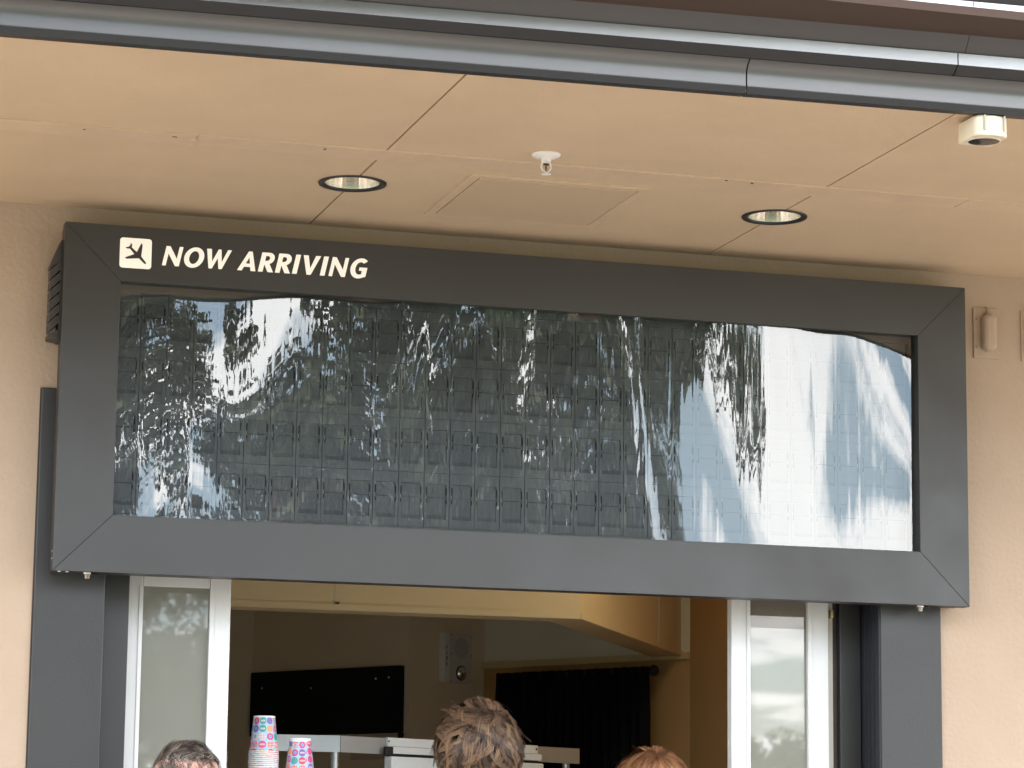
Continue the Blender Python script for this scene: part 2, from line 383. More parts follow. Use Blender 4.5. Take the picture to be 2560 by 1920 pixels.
# fascia: stepped metal sections. profile points: (outward, up)
XJ = 1.375   # joint in the lower moulding
def extr(prof, xa, xb, name, mt, off=0.0):
    b = MB(); n_ = len(prof); V_ = []
    for x in (xa, xb):
        for o_, h in prof: V_.append((x, y_lip(x)-o_+0.035*0, ZS+h))
    b.add(V_, [(i, i+1, n_+i+1, n_+i) for i in range(n_-1)], 0, False)
    b.add(V_[:n_], [tuple(range(n_))]); b.add(V_[n_:], [tuple(reversed(range(n_)))])
    return b.build(name, mt, bld)
def grow(o, h, hh, e0, e1, n_=14, pw=1.0):
    """profile run: face elevation goes from e0 to e1 degrees over height hh"""
    r_ = []
    for i in range(n_):
        e_l = R_(e0+(e1-e0)*((i+0.5)/n_)**pw); o += -math.tan(e_l)*hh/n_; h += hh/n_; r_.append((o, h))
    return r_
low_prof = [(-0.03, -0.006), (0.0, -0.006), (0.005, 0.0085), (0.0045, 0.0092)] + grow(0.0045, 0.0092, 0.030, 5, -3, 8); low_prof += grow(*low_prof[-1], 0.032, -3, -62, 10, 1.0)
o_c, h_c = low_prof[-1]; low_prof += [(o_c-0.002, h_c+0.001), (-0.03, h_c+0.001)]
def smooth_ext(prof, xa, xb, name, mt):
    o = extr(prof, xa, xb, name, mt)
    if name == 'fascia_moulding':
        o.data.materials.append(M_under_shade)  # shade colour on the lip faces
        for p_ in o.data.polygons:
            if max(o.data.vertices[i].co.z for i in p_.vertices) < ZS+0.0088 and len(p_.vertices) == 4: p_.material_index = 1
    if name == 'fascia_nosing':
        o.data.materials.append(M_strip_glare)
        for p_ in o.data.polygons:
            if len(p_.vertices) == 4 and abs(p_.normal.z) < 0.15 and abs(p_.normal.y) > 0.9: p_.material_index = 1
    for p_ in o.data.polygons: p_.use_smooth = True
    o.data.set_sharp_from_angle(angle=R_(33))
    return o
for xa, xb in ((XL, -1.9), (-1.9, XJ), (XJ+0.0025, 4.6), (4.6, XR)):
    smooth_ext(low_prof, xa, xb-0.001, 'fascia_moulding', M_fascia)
# underside band with shade in its colour + nosing with glare in its colour
h_m = h_c+0.0015
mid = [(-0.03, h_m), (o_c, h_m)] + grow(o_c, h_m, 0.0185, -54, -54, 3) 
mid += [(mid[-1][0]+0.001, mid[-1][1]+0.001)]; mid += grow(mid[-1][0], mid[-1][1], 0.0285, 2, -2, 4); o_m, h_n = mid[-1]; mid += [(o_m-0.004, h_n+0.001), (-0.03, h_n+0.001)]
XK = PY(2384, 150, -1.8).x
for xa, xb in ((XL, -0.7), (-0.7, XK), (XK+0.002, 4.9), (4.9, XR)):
    smooth_ext(mid, xa, xb-0.001, 'fascia_nosing', M_under_shade)
h_b = h_n+0.0015
big = [(-0.03, h_b), (o_m-0.004, h_b)] + grow(o_m-0.004, h_b, 0.077, -30, -54, 10); o_b, h_e = big[-1]; big += [(o_b-0.01, h_e+0.001), (-0.03, h_e+0.001)]
for xa, xb in ((XL, XK+0.02), (XK+0.0215, XR)):
    smooth_ext(big, xa, xb, 'gutter_band', M_fasciab)
h_t = h_e+0.0015
top = [(-0.03, h_t), (o_b, h_t), (o_b+0.001, h_t+0.001)] + grow(o_b+0.001, h_t+0.001, 0.028, 2, -2, 4); o_t, h_f = top[-1]; top += [(o_t-0.004, h_f+0.001), (-0.03, h_f+0.001)]
XT = PY(2437, 30, -1.9).x
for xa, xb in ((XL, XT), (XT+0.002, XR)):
    smooth_ext(top, xa, xb, 'fascia_nosing', M_under_shade)
tp2 = [(-0.03, h_f+0.0015), (o_t-0.006, h_f+0.0015), (o_t+0.03, h_f+0.06), (o_t+0.04, h_f+0.12), (-0.03, h_f+0.12)]
smooth_ext(tp2, XL, XR, 'gutter_cap', M_fasciab)
for (px, py, yy) in ((2381, 143, -1.80), (2430, 21, -1.885)):
    c = PY(px, py, yy); b = MB(); b.lathe([(0.0055, 0.004), (0.0055, -0.004), (0.003, -0.006)], c, 12, axis='y'); b.build('fascia_screw', M_steel, bld)
rf = MB()
rf.prism([(XL, y_lip(XL)+0.031, ZS+0.20), (XR, y_lip(XR)+0.031, ZS+0.20), (XR, 5.2, ZS+0.20), (XL, 5.2, ZS+0.20)], [(XL, y_lip(XL)+0.031, ZS+h_f+0.11), (XR, y_lip(XR)+0.031, ZS+h_f+0.11), (XR, 5.2, ZS+0.55), (XL, 5.2, ZS+0.55)])
rf.build('roof', M_fasciab, bld)
# dark window surround
b = MB(); b.box(-0.0345, 0.160, -0.012, 0.10, 0, 2.745); b.build('jamb_post', M_jamb, bld, bevel=0.003)
b = MB(); b.box(-0.0375, -0.0347, -0.004, 0.0, 0, 2.745); b.build('jamb_shadow_line', M_brown, bld)  # dark strip standing in for the shadow gap beside the post
b = MB(); b.box(0.1605, 0.2415, 0.075, 0.19, 1.08, 2.74); b.build('jamb_liner', M_jamb, bld, bevel=0.002)
b = MB(); b.box(0.1605, 0.164, 0.055, 0.0745, 1.08, 2.74); b.build('jamb_bead', M_jamb, bld)
b = MB(); b.box(2.476, 2.674, -0.012, 0.10, 0, 2.745); b.build('jamb_post', M_jamb, bld, bevel=0.003)
b = MB(); b.box(2.478, 2.60, 0.1005, 0.19, 1.08, 2.74); b.build('jamb_channel', M_jambd, bld)
for yy in (0.028, 0.058, 0.088):
    b = MB(); b.box(2.469, 2.4758, yy, yy+0.006, 1.08, 2.74); b.build('channel_rib', M_jambd, bld)
b = MB(); b.box(2.4725, 2.4759, -0.008, 0.10, 1.08, 2.74); b.build('channel_lining', M_jambd, bld)
b = MB(); b.box(2.408, 2.4755, 0.135, 0.19, 1.08, 2.74); b.build('jamb_liner', M_jamb, bld, bevel=0.002)
b = MB(); b.box(2.3905, 2.4075, 0.16, 0.19, 1.08, 2.74); b.build('jamb_gasket', M_brown, bld)
# serving counter and sill under the opening
b = MB(); b.box(0.165, 2.47, -0.22, 0.75, 1.05, 1.085); b.build('counter_top', M_steel, bld, bevel=0.004)
b = MB(); b.box(0.25, 2.42, 0.2, 0.7, 0, 1.05); b.build('counter_cabinet', M_alub, bld)

# ------------------------------------------------------------------ interior
PLAN = dict(A=(0.02, 0.2), B=(0.55, 3.55), Cc=(1.338, 3.75), D=(1.812, 3.02), E=(2.185, 3.25), Fx=(2.742, 2.36), G=(2.95, 0.2))
def wall(p, q, z0, z1, mt, name, t=0.05):
    p = Vector((*p, 0)); q = Vector((*q, 0)); d = (q-p).normalized(); nrm = Vector((-d.y, d.x, 0))*t
    b = MB(); b.prism([(p.x, p.y, z0), (q.x, q.y, z0), (q.x+nrm.x, q.y+nrm.y, z0), (p.x+nrm.x, p.y+nrm.y, z0)],
                      [(p.x, p.y, z1), (q.x, q.y, z1), (q.x+nrm.x, q.y+nrm.y, z1), (p.x+nrm.x, p.y+nrm.y, z1)])
    return b.build(name, mt, bld)
CEIL = 2.95
wall(PLAN['A'], PLAN['B'], 0, CEIL, M_iwall, 'interior_wall'); wall(PLAN['B'], PLAN['Cc'], 0, CEIL, M_iwall, 'interior_wall')
wall(PLAN['Cc'], PLAN['D'], 0, CEIL, M_iwall, 'interior_wall'); wall(PLAN['D'], PLAN['E'], 0, CEIL, M_iwall, 'interior_wall')
ZB = 2.248
wall(PLAN['E'], PLAN['Fx'], ZB+0.012, CEIL, M_ihead, 'interior_header')
wall(PLAN['E'], PLAN['Fx'], 0, ZB-0.012, M_iwall2, 'interior_wall')
wall(PLAN['Fx'], PLAN['G'], 0, CEIL, M_iwall2, 'interior_wall')
dv = (Vector((*PLAN['Fx'], 0))-Vector((*PLAN['E'], 0))).normalized(); nv = Vector((dv.y, -dv.x, 0))
if nv.y > 0: nv = -nv
e0 = Vector((*PLAN['E'], 0)); e1 = Vector((*PLAN['Fx'], 0))
b = MB(); q = [e0+nv*0.018, e1+nv*0.018, e1-nv*0.03, e0-nv*0.03]
b.prism([(v.x, v.y, ZB-0.012) for v in q], [(v.x, v.y, ZB+0.012) for v in q]); b.build('header_trim', M_beam, bld)
b = MB(); b.prism([(*PLAN[k], CEIL) for k in ('A', 'G', 'Fx', 'E', 'D', 'Cc', 'B')], [(*PLAN[k], CEIL+0.05) for k in ('A', 'G', 'Fx', 'E', 'D', 'Cc', 'B')]); b.build('interior_ceiling', M_iwall, bld)
b = MB(); b.box(0.0, 3.0, 0.2, 3.9, 0.001, 0.012); b.build('interior_floor', M_floor, bld)
# dropped bulkhead: straight run then a diagonal
fr_ = [(0.10, 1.0), (1.862, 1.0), (2.772, 2.482)]; bkk = [(0.10, 1.116), (1.795, 1.116), (2.640, 2.500)]
for i in range(2):
    q = [fr_[i], fr_[i+1], bkk[i+1], bkk[i]]
    b = MB(); b.prism([(*v, ZB) for v in q], [(*v, CEIL-0.001) for v in q]); b.build('bulkhead', M_beam, bld)
    a_, c_ = Vector((*fr_[i], 0)), Vector((*fr_[i+1], 0)); d_ = (c_-a_).normalized(); nn = Vector((d_.y, -d_.x, 0))
    q = [a_+nn*0.006, c_+nn*0.006, c_, a_]
    b = MB(); b.prism([(v.x, v.y, ZB+0.001) for v in q], [(v.x, v.y, ZB+0.021) for v in q]); b.build('bulkhead_trim', M_beam, bld)
for px, yy in ((560+510*1200/2212, 1.0),):
    c = PY(px, 1500, yy); b = MB(); b.box(c.x-0.001, c.x+0.001, yy-0.0015, yy, ZB+0.022, CEIL-0.01); b.build('bulkhead_seam', M_alub, bld)
    b = MB(); b.box(c.x, c.x+0.014, yy-0.008, yy-0.0065, ZB+0.019, ZB+0.026); b.build('bulkhead_patch', M_brown, bld)
b = MB(); pz = Vector((2.42, 1.908, 0)); b.tube([(2.5, 2.033, ZB+0.02), (2.5, 2.033, CEIL-0.01)], 0.0025, 6); b.build('bulkhead_seam', M_alub, bld)

# unseen ceiling lamp, added for the warm glow on the bulkhead
lp = thing('added_lamp', 'added warm round lamp on the kiosk ceiling, unseen behind the sign', 'lamp', (2.30, 0.62, CEIL))
M_glow = bpy.data.materials.new('lamp_glow'); M_glow.use_nodes = True
pg = M_glow.node_tree.nodes['Principled BSDF']; pg.inputs['Emission Color'].default_value = (1, 0.84, 0.60, 1); pg.inputs['Emission Strength'].default_value = 17.0
b = MB(); b.lathe([(0.10, 0), (0.10, -0.02), (0.09, -0.025)], (2.30, 0.62, CEIL-0.0005), 32); b.build('lamp_base', M_alu, lp)
b = MB(); b.lathe([(0.085, -0.0255), (0.08, -0.04), (0.05, -0.055), (0.001, -0.06)], (2.30, 0.62, CEIL), 32); b.build('diffuser', M_glow, lp)

# ------------------------------------------------------------------ sliding windows
def sash(name, xs, label, z_rail):
    t = thing(name, label, 'window', ((xs[0]+xs[3])/2, 0.15, 1.085))
    y0, y1 = 0.14, 0.175
    b = MB(); b.box(xs[0], xs[1], y0, y1, 1.0855, 2.60); b.build('stile', M_alu, t, bevel=0.0025)
    b = MB(); b.box(xs[2], xs[3], y0, y1, 1.0855, 2.60); b.build('stile', M_alu, t, bevel=0.0025)
    b = MB(); b.box(xs[1]-0.011, xs[1]+0.0005, y0-0.004, y0-0.0005, 1.13, z_rail); b.build('glazing_bead', M_alu, t, bevel=0.001)
    b = MB(); b.box(xs[2]-0.0005, xs[2]+0.013, y0-0.004, y0-0.0005, 1.13, z_rail+0.03); b.build('glazing_bead', M_alu, t, bevel=0.001)
    b = MB(); b.box(xs[1]+0.0005, xs[2]-0.0005, y0+0.002, y1-0.002, z_rail, 2.6); b.build('top_rail', M_alu, t, bevel=0.002)
    b = MB(); b.box(xs[1]+0.0005, xs[2]-0.0005, y0+0.002, y1-0.002, 1.0855, 1.13); b.build('bottom_rail', M_alu, t, bevel=0.002)
    return t
sl_ = sash('sliding_window', (0.2415, 0.2900, 0.4818, 0.5417), 'white framed frosted sliding panel beside the stacked cups', 2.2195)
b = MB(); b.box(0.291, 0.481, 0.153, 0.159, 1.131, 2.219); b.build('pane', M_film, sl_)
sr_ = sash('sliding_window', (2.060, 2.1193, 2.306, 2.3737), 'white framed pale sliding panel beside the black curtain', 2.36)
b = MB(); b.box(2.120, 2.305, 0.153, 0.159, 1.131, 2.1666); b.build('pane', M_film, sr_)
b = MB(); b.box(2.120, 2.305, 0.1535, 0.1595, 2.1667, 2.359); b.build('pane', M_film2, sr_)
b = MB(); b.box(2.3738, 2.3902, 0.148, 0.18, 1.0855, 2.6); b.build('side_trim', M_alub, sr_, bevel=0.001)
c = PY(2081, 1535, 0.13); b = MB(); b.box(c.x-0.0045, c.x+0.0045, 0.132, 0.147, c.z-0.012, c.z+0.012); b.build('latch', mat('brass', (0.5, 0.38, 0.18), 0.35, 1.0), sr_, bevel=0.001)
b = MB(); b.box(0.543, 2.0595, 0.10, 0.18, 2.262, 2.30); b.build('head_track', M_jambd, bld)

# ------------------------------------------------------------------ split-flap sign
sg = thing('split_flap_sign', 'wide dark framed split-flap arrivals sign with warped glass above the hatch', 'sign', (1.36, 0, SZ0))
def frame_piece(name, poly):
    b = MB(); b.prism([(x, YS, z) for x, z in poly], [(x, YS+0.045, z) for x, z in poly]); return b.build(name, M_frame, sg, bevel=0.0009)
e_ = 0.0004
frame_piece('frame_top', [(SX0+e_, SZ1), (SX1-e_, SZ1), (IX1-e_, IZ1), (IX0+e_, IZ1)])
frame_piece('frame_bottom', [(SX0+e_, SZ0), (SX1-e_, SZ0), (IX1-e_, IZ0), (IX0+e_, IZ0)])
frame_piece('frame_left', [(SX0, SZ0+e_), (SX0, SZ1-e_), (IX0, IZ1-e_), (IX0, IZ0+e_)])
frame_piece('frame_right', [(SX1, SZ0+e_), (SX1, SZ1-e_), (IX1, IZ1-e_), (IX1, IZ0+e_)])
# housing behind the frame (open box)
b = MB(); yb0, yb1 = YS+0.0455, -0.013
b.box(0.006, 2.714, yb0, yb1, SZ0+0.004, 2.380); b.box(0.006, 2.714, yb0, yb1, 3.064, SZ1-0.004)
b.box(0.006, 0.150, yb0, yb1, 2.3801, 3.0639); b.box(2.570, 2.714, yb0, yb1, 2.3801, 3.0639)
b.build('housing', M_house, sg)
b = MB(); b.box(0.151, 2.569, -0.0185, -0.0135, 2.381, 3.063); b.build('back_plate', M_gap, sg)
b = MB(); b.box(0.1515, 2.5685, -0.0335, -0.0190, 3.0265, 3.062); b.build('header_strip', M_flap, sg)
# flap modules
CW, CH = 0.0751, 0.1562
def module_mesh():
    b = MB(); g = 0.0008
    x0, x1, z0, z1 = g, CW-g, g*0.5, CH-g*0.5
    a0, a1, c0, c1 = 0.0092, 0.0648, 0.0245, 0.1255       # window in the plate
    n0, n1 = 0.070, 0.116                                   # side notches (z) where the leaf hinges sit
    f = 0.0; d = 0.0085
    # front plate as an outline with a notched hole, split into strips
    def fq(xa, xb, za, zb): b.add([(xa, f, za), (xb, f, za), (xb, f, zb), (xa, f, zb)], [(0, 1, 2, 3)])
    nt_ = 0.0032
    fq(x0, x1, z0, c0); fq(x0, x1, c1, z1)
    for (za, zb, w_) in ((c0, n0, 0), (n0, n1, nt_), (n1, c1, 0)):
        fq(x0, a0-w_, za, zb); fq(a1+w_, x1, za, zb)
    # reveals of the hole
    hole = [(a0, c0), (a1, c0), (a1, n0), (a1+nt_, n0), (a1+nt_, n1), (a1, n1), (a1, c1), (a0, c1), (a0, n1), (a0-nt_, n1), (a0-nt_, n0), (a0, n0)]
    for i in range(len(hole)):
        p_, q_ = hole[i], hole[(i+1) % len(hole)]
        b.add([(p_[0], f, p_[1]), (q_[0], f, q_[1]), (q_[0], d, q_[1]), (p_[0], d, p_[1])], [(0, 1, 2, 3)])
    rim = [(x0, z0), (x1, z0), (x1, z1), (x0, z1)]
    for i in range(4):
        p_, q_ = rim[i], rim[(i+1) % 4]
        b.add([(p_[0], f, p_[1]), (q_[0], f, q_[1]), (q_[0], d, q_[1]), (p_[0], d, p_[1])], [(0, 1, 2, 3)])
    b.box(x0, x1, d+0.0002, d+0.002, z0, z1, 1)            # dark inside
    for xx in (a0-0.0018, a1+0.0018):                       # hinge pins
        b.lathe([(0.0011, -0.006), (0.0011, 0.006)], (xx, 0.0045, 0.088), 8, mi=2, axis='z')
    return b.mesh('flap_module', [M_flap, M_gap, M_steel])
def upper_mesh():
    b = MB(); b.box(0.0100, 0.0640, 0.0030, 0.0042, 0.0866, 0.1252); return b.mesh('upper_flap', [M_flap2])
def lower_mesh():
    b = MB(); b.box(0.0100, 0.0640, 0.0018, 0.0030, 0.0345, 0.0852)
    for i in range(3): b.box(0.0100, 0.0640, 0.0021+0.001*i, 0.0030+0.001*i, 0.0345-0.0029*(i+1), 0.0345-0.0029*i-0.0006)
    return b.mesh('lower_flap', [M_flap2])
mm, um, lm = module_mesh(), upper_mesh(), lower_mesh()
for r in range(4):
    for c in range(32):
        o = bpy.data.objects.new('flap_module', mm); COL.objects.link(o); o.parent = sg
        o.location = Vector((0.1572+c*CW, -0.0300, 2.4017+r*CH)) - sg.location
        for nm, me in (('upper_flap', um), ('lower_flap', lm)):
            q = bpy.data.objects.new(nm, me); COL.objects.link(q); q.parent = o
            q.location = (random.uniform(-.0002, .0002), random.uniform(-.0002, .0003), random.uniform(-.0004, .0004))
b = MB(); b.box(0.1515, 2.5685, -0.0330, -0.0190, 2.3815, 2.4010); b.build('footer_strip', M_flap, sg)
# warped glass: sags so that its upper half leans outward
def g_off(x, z):
    u = (x-IX0)/(IX1-IX0); t = (z-IZ0)/(IZ1-IZ0)
    top = R_(float(np.interp(u, (0, .12, .25, .5, .8, .92, 1), (1.0, 1.4, 1.95, 2.5, 2.55, 1.9, 1.2))))
    H_ = IZ1-IZ0
    y = -(top*H_)*(t**2)*0.5*1.0 + R_(0.12)*H_*t
    y += 0.0009*math.sin(5.2*u*math.pi+0.6+1.3*t) + 0.0006*math.sin(11*u*math.pi+2.1*t) + 0.0016*math.sin(2.1*u*math.pi+1.0)
    y += 0.00045*mnoise.noise(Vector((u*13, 0.3, t*0.9))) + 0.00014*mnoise.noise(Vector((u*34, 4.0, t*0.9)))
    return y
nx, nz = 150, 42; vs = []; fs = []
for j in range(nz+1):
    for i in range(nx+1):
        x = IX0-0.004+(IX1-IX0+0.008)*i/nx; z = IZ0-0.004+(IZ1-IZ0+0.008)*j/nz
        vs.append((x, YS+0.0285+g_off(x, z), z))
for j in range(nz):
    for i in range(nx):
        a = j*(nx+1)+i; fs.append((a, a+1, a+nx+2, a+nx+1))
b = MB(); b.add(vs, fs, 0, True); gp = b.build('glass_pane', M_glass, sg)

# lettering
def glyph_obj(name, rings, origin, h, shear, y, thick, mt, parent, rz=None):
    cu = bpy.data.curves.new(name, 'CURVE'); cu.dimensions = '2D'; cu.fill_mode = 'BOTH'; cu.extrude = thick/2
    for ring_ in rings:
        sp_ = cu.splines.new('POLY'); sp_.points.add(len(ring_)-1); sp_.use_cyclic_u = True
        for i, (u_, v_) in enumerate(ring_):
            sp_.points[i].co = ((u_+shear*v_)*h, v_*h, 0, 1)
    o = bpy.data.objects.new('tmp', cu); COL.objects.link(o)
    dg = bpy.context.evaluated_depsgraph_get(); me = bpy.data.meshes.new_from_object(o.evaluated_get(dg))
    bpy.data.objects.remove(o); me.name = name
    me.transform(Matrix(((1, 0, 0, origin[0]), (0, 0, -1, y), (0, 1, 0, origin[1]), (0, 0, 0, 1))))
    me.materials.clear(); me.materials.append(mt)
    return link(name, me, parent)
def arcp(cx, cy, rx, ry, a0, a1, n_=20):
    return [(cx+rx*math.cos(R_(a0+(a1-a0)*i/n_)), cy+ry*math.sin(R_(a0+(a1-a0)*i/n_))) for i in range(n_+1)]
GL = {
 'N': [[(0,0),(.19,0),(.19,.63),(.66,0),(.857,0),(.857,1),(.667,1),(.667,.37),(.20,1),(0,1)]],
 'O': [arcp(.5,.5,.5,.53,0,354,50), arcp(.5,.5,.245,.335,0,354,40)],
 'W': [[(0,1),(.24,1),(.405,.36),(.60,1),(.735,1),(.90,.36),(1.07,1),(1.27,1),(.98,0),(.813,0),(.65,.55),(.478,0),(.31,0)]],
 'A': [[(0,0),(.234,0),(.305,.2),(.625,.2),(.688,0),(.94,0),(.565,1),(.373,1)], [(.365,.37),(.573,.37),(.473,.70)]],
 'R': [[(0,0),(.24,0),(.24,.39),(.50,0),(.78,0),(.50,.425)]+arcp(.39,.705,.31,.297,-60,90,16)+[(0,1)], [(.24,.57),(.34,.57)]+arcp(.345,.705,.12,.125,-80,88,10)+[(.24,.83)]],
 'I': [[(0,0),(.246,0),(.246,1),(0,1)]],
 'V': [[(0,1),(.26,1),(.49,.33),(.65,1),(.91,1),(.59,0),(.377,0)]],
 'G': [arcp(.49,.5,.49,.53,48,300,40)+[(.87,.08),(.87,.55),(.46,.55),(.46,.38),(.62,.38),(.62,.19)]+arcp(.49,.5,.235,.33,292,52,26)],
}
for ch, x0 in zip('NOWARRIVING', (.2710, .3275, .3853, .4836, .5428, .5916, .6404, .6616, .7209, .7460, .8040)):
    glyph_obj('letter', GL[ch], (x0, 3.0908+0.0035*(x0-.27)/.6), 0.0555, 0.215, YS-0.0008, 0.0012, M_letter, sg)
def aic(u_, v_):
    c = PY(290+u_*360/2212, 570+v_*360/2212, YS); return (c.x, c.z)
cs = [aic(62, 147), aic(550, 172), aic(540, 636), aic(53, 606)]
x0, x1 = (cs[0][0]+cs[3][0])/2, (cs[1][0]+cs[2][0])/2; z1, z0 = (cs[0][1]+cs[1][1])/2, (cs[2][1]+cs[3][1])/2; rr = 0.0085
rq = arcp(x1-rr, z1-rr, rr, rr, 0, 90, 8)+arcp(x0+rr, z1-rr, rr, rr, 90, 180, 8)+arcp(x0+rr, z0+rr, rr, rr, 180, 270, 8)+arcp(x1-rr, z0+rr, rr, rr, 270, 360, 8)
em = glyph_obj('emblem_tile', [rq], (0, 0), 1, 0, YS-0.0008, 0.0012, M_letter, sg)
pl = [(228,228),(248,262),(240,300),(318,372),(388,237),(408,262),(385,440),(455,530),(462,552),(440,555),(425,545),(350,468),(160,474),(137,452),(280,402),(212,318),(172,318),(145,297),(195,288),(216,268)]
glyph_obj('aircraft_symbol', [[aic(*p_) for p_ in pl]], (0, 0), 1, 0, YS-0.0020, 0.0010, M_frame, em)
# side vent with louvres
vt = MB(); vt.box(-0.004, 0.0055, -0.078, -0.020, 2.865, 3.150); vn = vt.build('vent', M_house, sg)
for i in range(6):
    z = 2.900+0.030*i; q = MB()
    q.prism([(-0.004, -0.080, z+0.016), (-0.004, -0.018, z+0.016), (-0.004, -0.018, z+0.040), (-0.004, -0.080, z+0.040)],
            [(-0.030, -0.080, z-0.010), (-0.030, -0.018, z-0.010), (-0.030, -0.018, z+0.0155), (-0.030, -0.080, z+0.0155)])
    q.build('louvre', M_house, vn)
q = MB(); q.prism([(-0.004, -0.081, 2.868), (-0.031, -0.081, 2.872), (-0.031, -0.081, 2.884), (-0.004, -0.081, 2.896)], [(-0.004, -0.017, 2.868), (-0.031, -0.017, 2.872), (-0.031, -0.017, 2.884), (-0.004, -0.017, 2.896)]); q.build('drip_tray', M_frame, vn)
q = MB(); q.prism([(-0.004, -0.081, 3.090), (-0.030, -0.081, 3.070), (-0.032, -0.081, 3.078), (-0.004, -0.081, 3.150)], [(-0.004, -0.017, 3.090), (-0.030, -0.017, 3.070), (-0.032, -0.017, 3.078), (-0.004, -0.017, 3.150)]); q.build('vent_hood', M_house, vn)
for px in (0.0979, 2.5705):
    q = MB(); q.lathe([(0.012, 0.0), (0.012, -0.004), (0.0095, -0.0045), (0.0075, -0.016), (0.006, -0.0165)], (px, -0.088, SZ0-0.0005), 20); lk = q.build('cam_lock', M_chrome, sg)
    q = MB(); q.box(px+0.004, px+0.026, -0.092, -0.080, SZ0-0.008, SZ0-0.0008); q.build('lock_tab', M_black, lk, bevel=0.002)
for px in (0.020, 0.041):
    q = MB(); q.lathe([(0.0045, 0.002), (0.0045, -0.001), (0.003, -0.0018)], (px, -0.104, SZ0-0.0005), 12); q.build('rivet', M_rim, sg)
for z in (2.262, 2.282):
    q = MB(); q.lathe([(0.003, 0.001), (0.0025, -0.002)], (-0.0003, -0.100, z), 10, axis='x'); q.build('rivet', M_steel, sg)

# ------------------------------------------------------------------ soffit fittings
for i, (cx_, cy_) in enumerate(LIGHTS):
    t = thing('downlight', ['round recessed downlight with black trim ring, above the sign lettering', 'round recessed downlight with black trim ring, beside the cream camera'][i], 'downlight', (cx_, cy_, ZS), 'recessed downlights in the soffit')
    b = MB(); b.lathe([(0.0925, 0.0), (0.0915, -0.0035), (0.088, -0.0045), (0.0765, -0.0025), (0.0755, 0.004), (0.0755, 0.0115), (0.079, 0.0115), (0.079, 0.0)], (cx_, cy_, ZS-0.0002), 64, cap=False); b.build('trim_ring', M_trim, t)
    b = MB(); b.lathe([(0.0752, 0.0), (0.070, 0.035), (0.062, 0.075), (0.050, 0.11)], (cx_, cy_, ZS+0.002), 40, cap=False, sm=False); b.build('reflector', M_alzak, t)
    b = MB(); b.lathe([(0.052, 0.115), (0.052, 0.118)], (cx_, cy_, ZS), 32); b.build('socket_plate', M_trim, t)
    b = MB(); b.lathe([(0.03, 0.113), (0.034, 0.108), (0.02, 0.10), (0.001, 0.098)], (cx_, cy_, ZS), 24); b.build('bulb', M_rim, t)
# sprinkler
spx, spy = 1.1108, -1.0135
t = thing('fire_sprinkler', 'white pendent fire sprinkler head hanging from the soffit', 'sprinkler', (spx, spy, ZS))
b = MB(); b.lathe([(0.0375, 0.0), (0.0375, -0.003), (0.034, -0.0062), (0.022, -0.0105), (0.0135, -0.012), (0.0135, -0.016), (0.011, -0.018)], (spx, spy, ZS-0.0002), 40); b.build('escutcheon', M_wplast, t)
b = MB(); b.lathe([(0.0105, -0.015), (0.0125, -0.019), (0.0125, -0.023), (0.009, -0.024)], (spx, spy, ZS), 6, sm=False); b.build('hex_body', M_wplast, t)
b = MB()
for s_ in (-1, 1):
    b.tube([(spx+s_*0.009, spy, ZS-0.022), (spx+s_*0.0125, spy, ZS-0.029), (spx+s_*0.0125, spy, ZS-0.036), (spx+s_*0.009, spy, ZS-0.043), (spx+s_*0.003, spy, ZS-0.047), (spx, spy, ZS-0.0475)], 0.0023, 8)
b.build('yoke', M_wplast, t)
b = MB(); b.lathe([(0.003, -0.046), (0.003, -0.0505), (0.0085, -0.0515), (0.013, -0.0525), (0.013, -0.0532), (0.004, -0.0535)], (spx, spy, ZS), 24); b.build('deflector', M_wplast, t)
b = MB(); b.lathe([(0.0016, -0.024), (0.0024, -0.03), (0.0024, -0.04), (0.0012, -0.045)], (spx, spy, ZS), 10); b.build('glass_bulb', mat('bulb_amber', (0.16, 0.08, 0.04), 0.15), t)
b = MB(); b.box(spx-0.007, spx+0.007, spy-0.003, spy+0.003, ZS-0.0285, ZS-0.0255); b.build('pip_cap', M_trim, t)
# cream camera housing just behind the fascia
zb_ = ZS-0.058; zt_ = ZS-0.0068
cL = PY(2443, 345, -1.765); X0 = cL.x; DY = -0.058; XW = -0.008
t = thing('security_camera', 'cream box housing with black round lens under the soffit by the fascia', 'camera', (X0+0.05, -1.655+DY, zt_))
pts = []
for (cx_, cy_, a0, a1) in ((X0+0.078, -1.682, -90, 0), (X0+0.018, -1.682, 180, 270)):
    pass
out_ = [(X0, -1.60)] + arcp(X0+0.022, -1.682, 0.022, 0.024, 180, 262, 6) + [(X0+0.044, -1.7095)] + arcp(X0+0.066, -1.682, 0.022, 0.024, -82, 0, 6) + [(X0+0.088, -1.60)]
out_ = [(x, y+DY) for x, y in out_]
b = MB(); b.prism([(x, y, zb_) for x, y in out_], [(x, y, zt_) for x, y in out_]); cb = b.build('body', M_cream, t, bevel=0.004)
for xx in (X0+0.020, X0+0.072):
    q = MB(); q.box(xx-0.0022, xx+0.0022, -1.712+DY, -1.695+DY, zb_+0.012, zt_-0.001); q.build('groove', M_alub, cb, bevel=0.001)
b = MB(); b.lathe([(0.041, 0.002), (0.041, -0.002), (0.0385, -0.003), (0.0378, -0.001)], (X0+0.044, -1.652+DY, zb_), 40, cap=False); b.build('lens_ring', M_cream, t)
b = MB(); b.lathe([(0.0388, -0.0015), (0.030, -0.0035), (0.015, -0.0055), (0.001, -0.006)], (X0+0.044, -1.652+DY, zb_), 40); b.build('lens', mat('smoked_dome', (0.012, 0.011, 0.016), 0.12), t)
